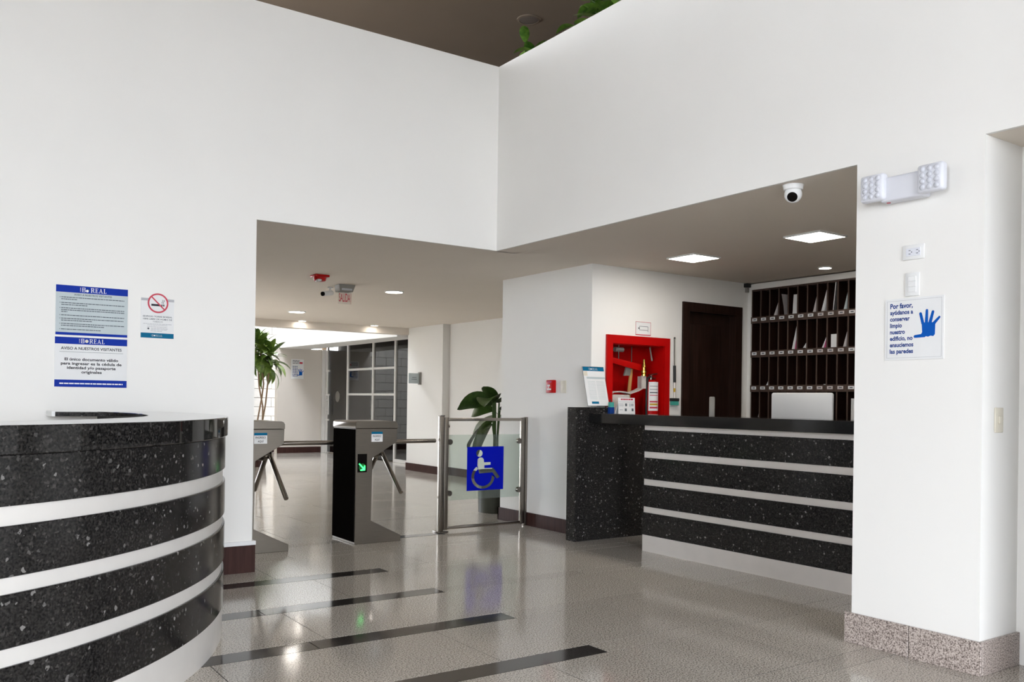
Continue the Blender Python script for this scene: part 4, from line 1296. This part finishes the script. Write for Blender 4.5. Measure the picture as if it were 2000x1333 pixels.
bc_ = thing('bullet_camera', 'small white bullet security camera beside the exit sign', 'camera', (3.82, 9.05, 2.35))
part(bc_, 'bracket', MB().cyl((3.86, 9.12, SZ - 0.001), (3.86, 9.12, SZ - 0.012), 0.03, 20).cyl((3.86, 9.12, SZ - 0.012), (3.85, 9.11, SZ - 0.06), 0.010, 12), M['white'])
a_, b_ = Vector((3.885, 9.14, SZ - 0.058)), Vector((3.735, 9.02, SZ - 0.092))
part(bc_, 'housing', MB().cyl(a_, b_, 0.027, 24), M['white'], bevel=0.003)
dd = (b_ - a_).normalized()
part(bc_, 'lens', MB().cyl(b_ + dd * 0.0005, b_ + dd * 0.012, 0.024, 24), M['black'])

ms = thing('corner_sensor', 'tiny black sensor in the ceiling corner beside the mail rack', 'sensor', (7.02, 5.97, 2.36))
part(ms, 'body', MB().box(6.985, YF - 0.05, 2.385, 7.045, YF - 0.001, 2.424), M['blackm'], bevel=0.006)
part(ms, 'bracket', MB().box(7.005, YF - 0.03, 2.335, 7.04, YF - 0.001, 2.385), M['grey'], bevel=0.004)

# ================================================================== glass partition and court
gl = struct('window_2', MB().box(7.775, 13.46, 0.0, 7.83, 15.17, 0.06), M['alupale'], 'pale framed glass partition')
Vs = [15.2, 16.17, 17.4, 18.5]
for y in Vs:
    part(gl, 'mullion', MB().box(7.775, y - 0.028, 0, 7.83, y + 0.028, 2.384), M['alupale'])
part(gl, 'mullion', MB().box(7.70, 18.56, 0, 7.86, 18.60, 2.29), M['alupale'])
part(gl, 'head_rail', MB().box(7.77, 13.5, 2.34, 7.835, 18.6, 2.384), M['alupale'])
for a, b in ((16.17, 17.4), (15.2, 16.17)):
    for z in (1.82, 1.30):
        part(gl, 'transom', MB().box(7.78, a + 0.028, z - 0.022, 7.825, b - 0.028, z + 0.022), M['alupale'])
for z in (1.82, 1.29, 0.73):
    part(gl, 'transom', MB().box(7.78, 18.4, z - 0.02, 7.825, 18.56, z + 0.02), M['alupale'])
for a, b in ((13.5, 15.17), (15.23, 16.14), (16.2, 17.37), (17.43, 18.47)):
    part(gl, 'pane', MB().box(7.799, a, 0.02, 7.805, b, 2.34), M['glass'])
dpl = MB()
for y in (18.30, 18.44):
    dpl.cyl((7.74, y, 0.85), (7.74, y, 1.27), 0.012, 10)
for z in (0.95, 1.17):
    dpl.cyl((7.74, 18.30, z), (7.74, 18.44, z), 0.009, 10)
part(gl, 'pull_handle', dpl, M['alupale'])
S = Sign(gl, (7.7985, 18.05, 1.37), (0, -1, 0), (0, 0, 1))
S.disc('frosted_emblem', 0.10, 0.12, 0.12, M['frosted'], 0.0, gl, 24)

oc = thing('office_cabinet', 'tall beige cupboard inside the office behind the glass partition', 'cupboard', (9.6, 17.2, 0))
part(oc, 'carcass', MB().box(9.3, 16.2, 0, 9.75, 17.1, 1.98), M['beige'], bevel=0.004)
for a, b in ((16.22, 16.64), (16.66, 17.08)):
    part(oc, 'door', MB().box(9.285, a, 0.08, 9.299, b, 1.95), M['beige'])
od = thing('office_desk', 'brown office desk behind the glass partition', 'desk', (9.0, 18.2, 0))
part(od, 'table_top', MB().box(8.5, 17.5, 0.72, 9.2, 18.9, 0.75), M['stem'])
for a in (17.55, 18.85):
    part(od, 'side_panel', MB().box(8.52, a - 0.015, 0, 9.18, a + 0.015, 0.72), M['stem'])

ps = thing('hand_poster', 'small white poster with a blue hand on the far beige wall', 'poster', (7.13, 18.62, 1.62))
S = Sign(ps, (6.995, 18.6195, 2.06), (1, 0, 0), (0, 0, 1))
S.plate('board', 0, 0, 0.285, 0.43, M['paper'], 0.0, 0.004)
for i in range(3):
    S.dashes('print_line', 0.03, 0.2, 0.03 + i * 0.03, 0.012, M['ink'], 0.0044, i, 0.008, 0.02, 0.06)
S.rect('red_mark', 0.19, 0.06, 0.26, 0.10, M['redink'], 0.0044)
for i in range(7):
    S.dashes('print_line', 0.03, 0.15, 0.16 + i * 0.035, 0.014, M['textblue'], 0.0044, i + 9, 0.008, 0.02, 0.06)
hand(S, 0.135, 0.21, 0.00085, M['handblue'], 0.0044)

bl = thing('blade_sign', 'small grey-green sign plate projecting from the white pier', 'sign', (7.05, 13.05, 1.45))
part(bl, 'plate', MB().box(6.905, 12.985, 1.475, 7.10, 12.995, 1.645), M['silver'])
part(bl, 'bracket', MB().box(7.095, 12.96, 1.455, 7.1295, 13.02, 1.665), M['grey'])
S = Sign(bl, (6.905, 12.9845, 1.645), (1, 0, 0), (0, 0, 1))
S.dashes('print_line', 0.06, 0.14, 0.07, 0.008, M['greyink'], 0.0, 2)
S.dashes('print_line', 0.05, 0.15, 0.10, 0.008, M['greyink'], 0.0, 3)

# ================================================================== plants
def leaf_mesh(name, L, Wd, droop, mat, fold=0.15, n=7, wav=0.0):
    """leaf growing along +x from origin, drooping in -z"""
    vs, fs = [], []
    for i in range(n + 1):
        t = i / n
        wdt = Wd * (math.sin(math.pi * min(1, t * 0.94 + 0.06)) ** 0.75) * (1 if t < 1 else 0)
        ang = droop * t * t
        x = L * t * (1 - 0.25 * abs(droop) * t * t)
        z = -L * 0.5 * droop * t * t
        wz = wav * math.sin(t * 9)
        for sgn in (-1, 0, 1):
            vs.append((x, sgn * wdt, z + abs(sgn) * fold * wdt + sgn * wz))
    for i in range(n):
        b = i * 3
        fs += [(b, b + 3, b + 4, b + 1), (b + 1, b + 4, b + 5, b + 2)]
    me = bpy.data.meshes.new(name)
    me.from_pydata(vs, [], fs)
    me.materials.append(mat)
    me.shade_smooth()
    return me


def put_leaf(parent, me, pos, az, pitch, roll=0.0, sc=1.0, name='leaf'):
    o = bpy.data.objects.new(name, me)
    o.parent = parent
    o.location = Vector(pos) - root_loc(parent)
    o.rotation_euler = (Matrix.Rotation(az, 3, 'Z') @ Matrix.Rotation(-pitch, 3, 'Y') @ Matrix.Rotation(roll, 3, 'X')).to_euler()
    o.scale = (sc, sc, sc)
    COL.objects.link(o)


# corn plant in the court
rnd = random.Random(5)
P1 = Vector((5.12, 15.1, 0))
cp = thing('corn_plant', 'potted corn plant with three bare twisting stems and drooping leaves', 'plant', P1)
part(cp, 'pot', MB().lathe(P1, [(0.10, 0), (0.105, 0.0), (0.135, 0.30), (0.14, 0.31), (0.12, 0.31), (0.115, 0.26)], 28), M['potbrown'])
part(cp, 'soil', MB().lathe(P1 + Vector((0, 0, 0.25)), [(0.114, 0), (0.114, 0.012)], 24), M['soil'])
stems = [[(-0.02, 0.02, 0.26), (-0.04, 0, 0.8), (0.03, 0, 1.2), (0.06, 0, 1.45), (0.02, 0, 1.75), (0.0, 0, 1.98)],
         [(0.03, -0.02, 0.26), (0.05, 0, 0.75), (0.05, 0, 1.05), (-0.02, 0, 1.4), (-0.04, 0, 1.7), (-0.07, 0.05, 2.05)],
         [(0.0, 0.04, 0.26), (0.04, 0.02, 0.7), (0.10, 0.0, 1.1), (0.13, -0.02, 1.5), (0.15, -0.02, 1.85)]]
lm = [leaf_mesh('leaf', 0.44, 0.062, d_, M['leafA']) for d_ in (0.5, 0.95, 1.25)]
for s_ in stems:
    part(cp, 'stem', MB().tube([P1 + Vector(p) for p in s_], 0.014, 8), M['stem'])
    tip = P1 + Vector(s_[-1])
    for i in range(34):
        az = i * 2.4 + rnd.uniform(-.3, .3)
        hgt = -0.14 + 0.30 * i / 34
        pit = math.radians(-25 + 100 * (i / 34.0) + rnd.uniform(-10, 10))
        put_leaf(cp, lm[min(2, max(0, 2 - i // 13))], tip + Vector((0.01 * math.cos(az), 0.01 * math.sin(az), hgt)), az, pit, rnd.uniform(-.4, .4), rnd.uniform(0.75, 1.05))

# broad-leaf plant behind the wall end
P2 = Vector((5.30, 7.95, 0))
bp_ = thing('broadleaf_plant', 'dark broad-leaved plant in a grey pot half hidden by the wall end', 'plant', P2)
part(bp_, 'pot', MB().lathe(P2, [(0.175, 0), (0.18, 0.0), (0.195, 0.44), (0.20, 0.45), (0.175, 0.45), (0.17, 0.40)], 32), M['potgrey'])
part(bp_, 'soil', MB().lathe(P2 + Vector((0, 0, 0.39)), [(0.168, 0), (0.168, 0.012)], 24), M['soil'])
lB = [leaf_mesh('leaf', 0.48, 0.145, d_, M['leafB'], 0.3, 9, 0.006) for d_ in (0.45, 0.9, 0.2)]
toL = math.atan2(0.57, -0.82)   # towards the picture's left, along the gallery
for li, (az, pit, z, sc, k_, hx) in enumerate(((toL, 12, 1.17, 0.95, 1, -.05), (toL - 0.5, -35, 1.02, 1.15, 0, -.02), (toL + 0.5, -48, 0.98, 1.2, 0, -.02), (toL + 0.1, -62, 0.95, 1.15, 2, -.06), (toL - 0.2, 5, 1.10, 0.7, 1, -.02), (toL + 1.2, 20, 1.2, 0.9, 1, 0), (toL - 1.3, 15, 1.2, 0.9, 1, 0), (toL + 2.4, 25, 1.18, 1.0, 1, 0), (toL + 3.4, 10, 1.1, 1.0, 1, 0), (toL - 2.2, -20, 1.05, 1.0, 0, 0), (toL + 0.9, 55, 1.18, .6, 0, 0))):
    top = P2 + Vector((hx * -math.cos(toL) * 0 + 0.04 * math.cos(az), 0.04 * math.sin(az), z))
    put_leaf(bp_, lB[k_], top, az, math.radians(pit), {0: 0.8, 1: -0.5, 2: 0.6, 3: 0.2, 4: -0.9}.get(li, 0.2), sc)
    part(bp_, 'stalk', MB().tube([P2 + Vector((0.03 * math.cos(az), 0.03 * math.sin(az), 0.40)), P2 + Vector((0.02 * math.cos(az), 0.02 * math.sin(az), 0.8)), top], 0.009, 6), M['greenstem'])

# trailing plants on the gallery parapet
pb = thing('parapet_planter', 'planter trough hidden behind the top of the right-hand parapet', 'planter', (4.45, 4.9, TOPZ - 0.25))
part(pb, 'trough', MB().box(4.32, 3.9, TOPZ - 0.45, 4.55, 5.95, TOPZ - 0.25), M['potbrown'])
part(pb, 'bracket', MB().box(4.32, 4.0, 2.74, 4.40, 4.06, TOPZ - 0.45), M['grey'])
part(pb, 'bracket', MB().box(4.32, 5.8, 2.74, 4.40, 5.86, TOPZ - 0.45), M['grey'])
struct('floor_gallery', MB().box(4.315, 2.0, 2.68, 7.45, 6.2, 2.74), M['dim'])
lC = [leaf_mesh('leaf', 0.19, 0.042, d_, M['leafC'], 0.25) for d_ in (0.4, 0.9)]


def vine(y, label, shoots, sc, seed):
    rn = random.Random(seed)
    base_ = Vector((4.36, y, TOPZ - 0.245))
    r = thing('parapet_plant', label, 'plant', base_, 'leafy plants on the gallery parapet')
    for dx, dy, hgt, nl in shoots:
        hgt += 0.22
        tp = base_ + Vector((dx, dy, hgt))
        part(r, 'stem', MB().tube([base_, base_ + Vector((dx * .3, dy * .3, hgt * .6)), tp], 0.005, 6), M['greenstem'])
        for i in range(nl):
            t = 0.72 + 0.28 * i / max(1, nl - 1)
            p = base_.lerp(tp, t)
            put_leaf(r, lC[i % 2], p, rn.uniform(0, 6.28), math.radians(rn.uniform(-50, 50)), rn.uniform(-.6, .6), sc * rn.uniform(0.8, 1.2))


vine(5.80, 'small leafy plant on the parapet closest to the wall corner', [(-0.22, 0.06, 0.22, 5), (-0.22, -0.06, 0.12, 5), (-0.2, 0.0, 0.10, 4)], 0.9, 3)
vine(5.30, 'low dark shoot on the parapet between two leafier plants', [(-0.22, 0.06, 0.10, 4), (-0.22, -0.08, 0.16, 5)], 0.9, 8)
vine(4.86, 'bushy bright plant on the parapet farthest from the corner', [(-0.22, 0.16, 0.26, 8), (-0.2, 0.02, 0.30, 9), (-0.2, -0.14, 0.24, 8), (-0.22, 0.10, 0.14, 6), (-0.22, -0.06, 0.12, 6)], 1.15, 12)
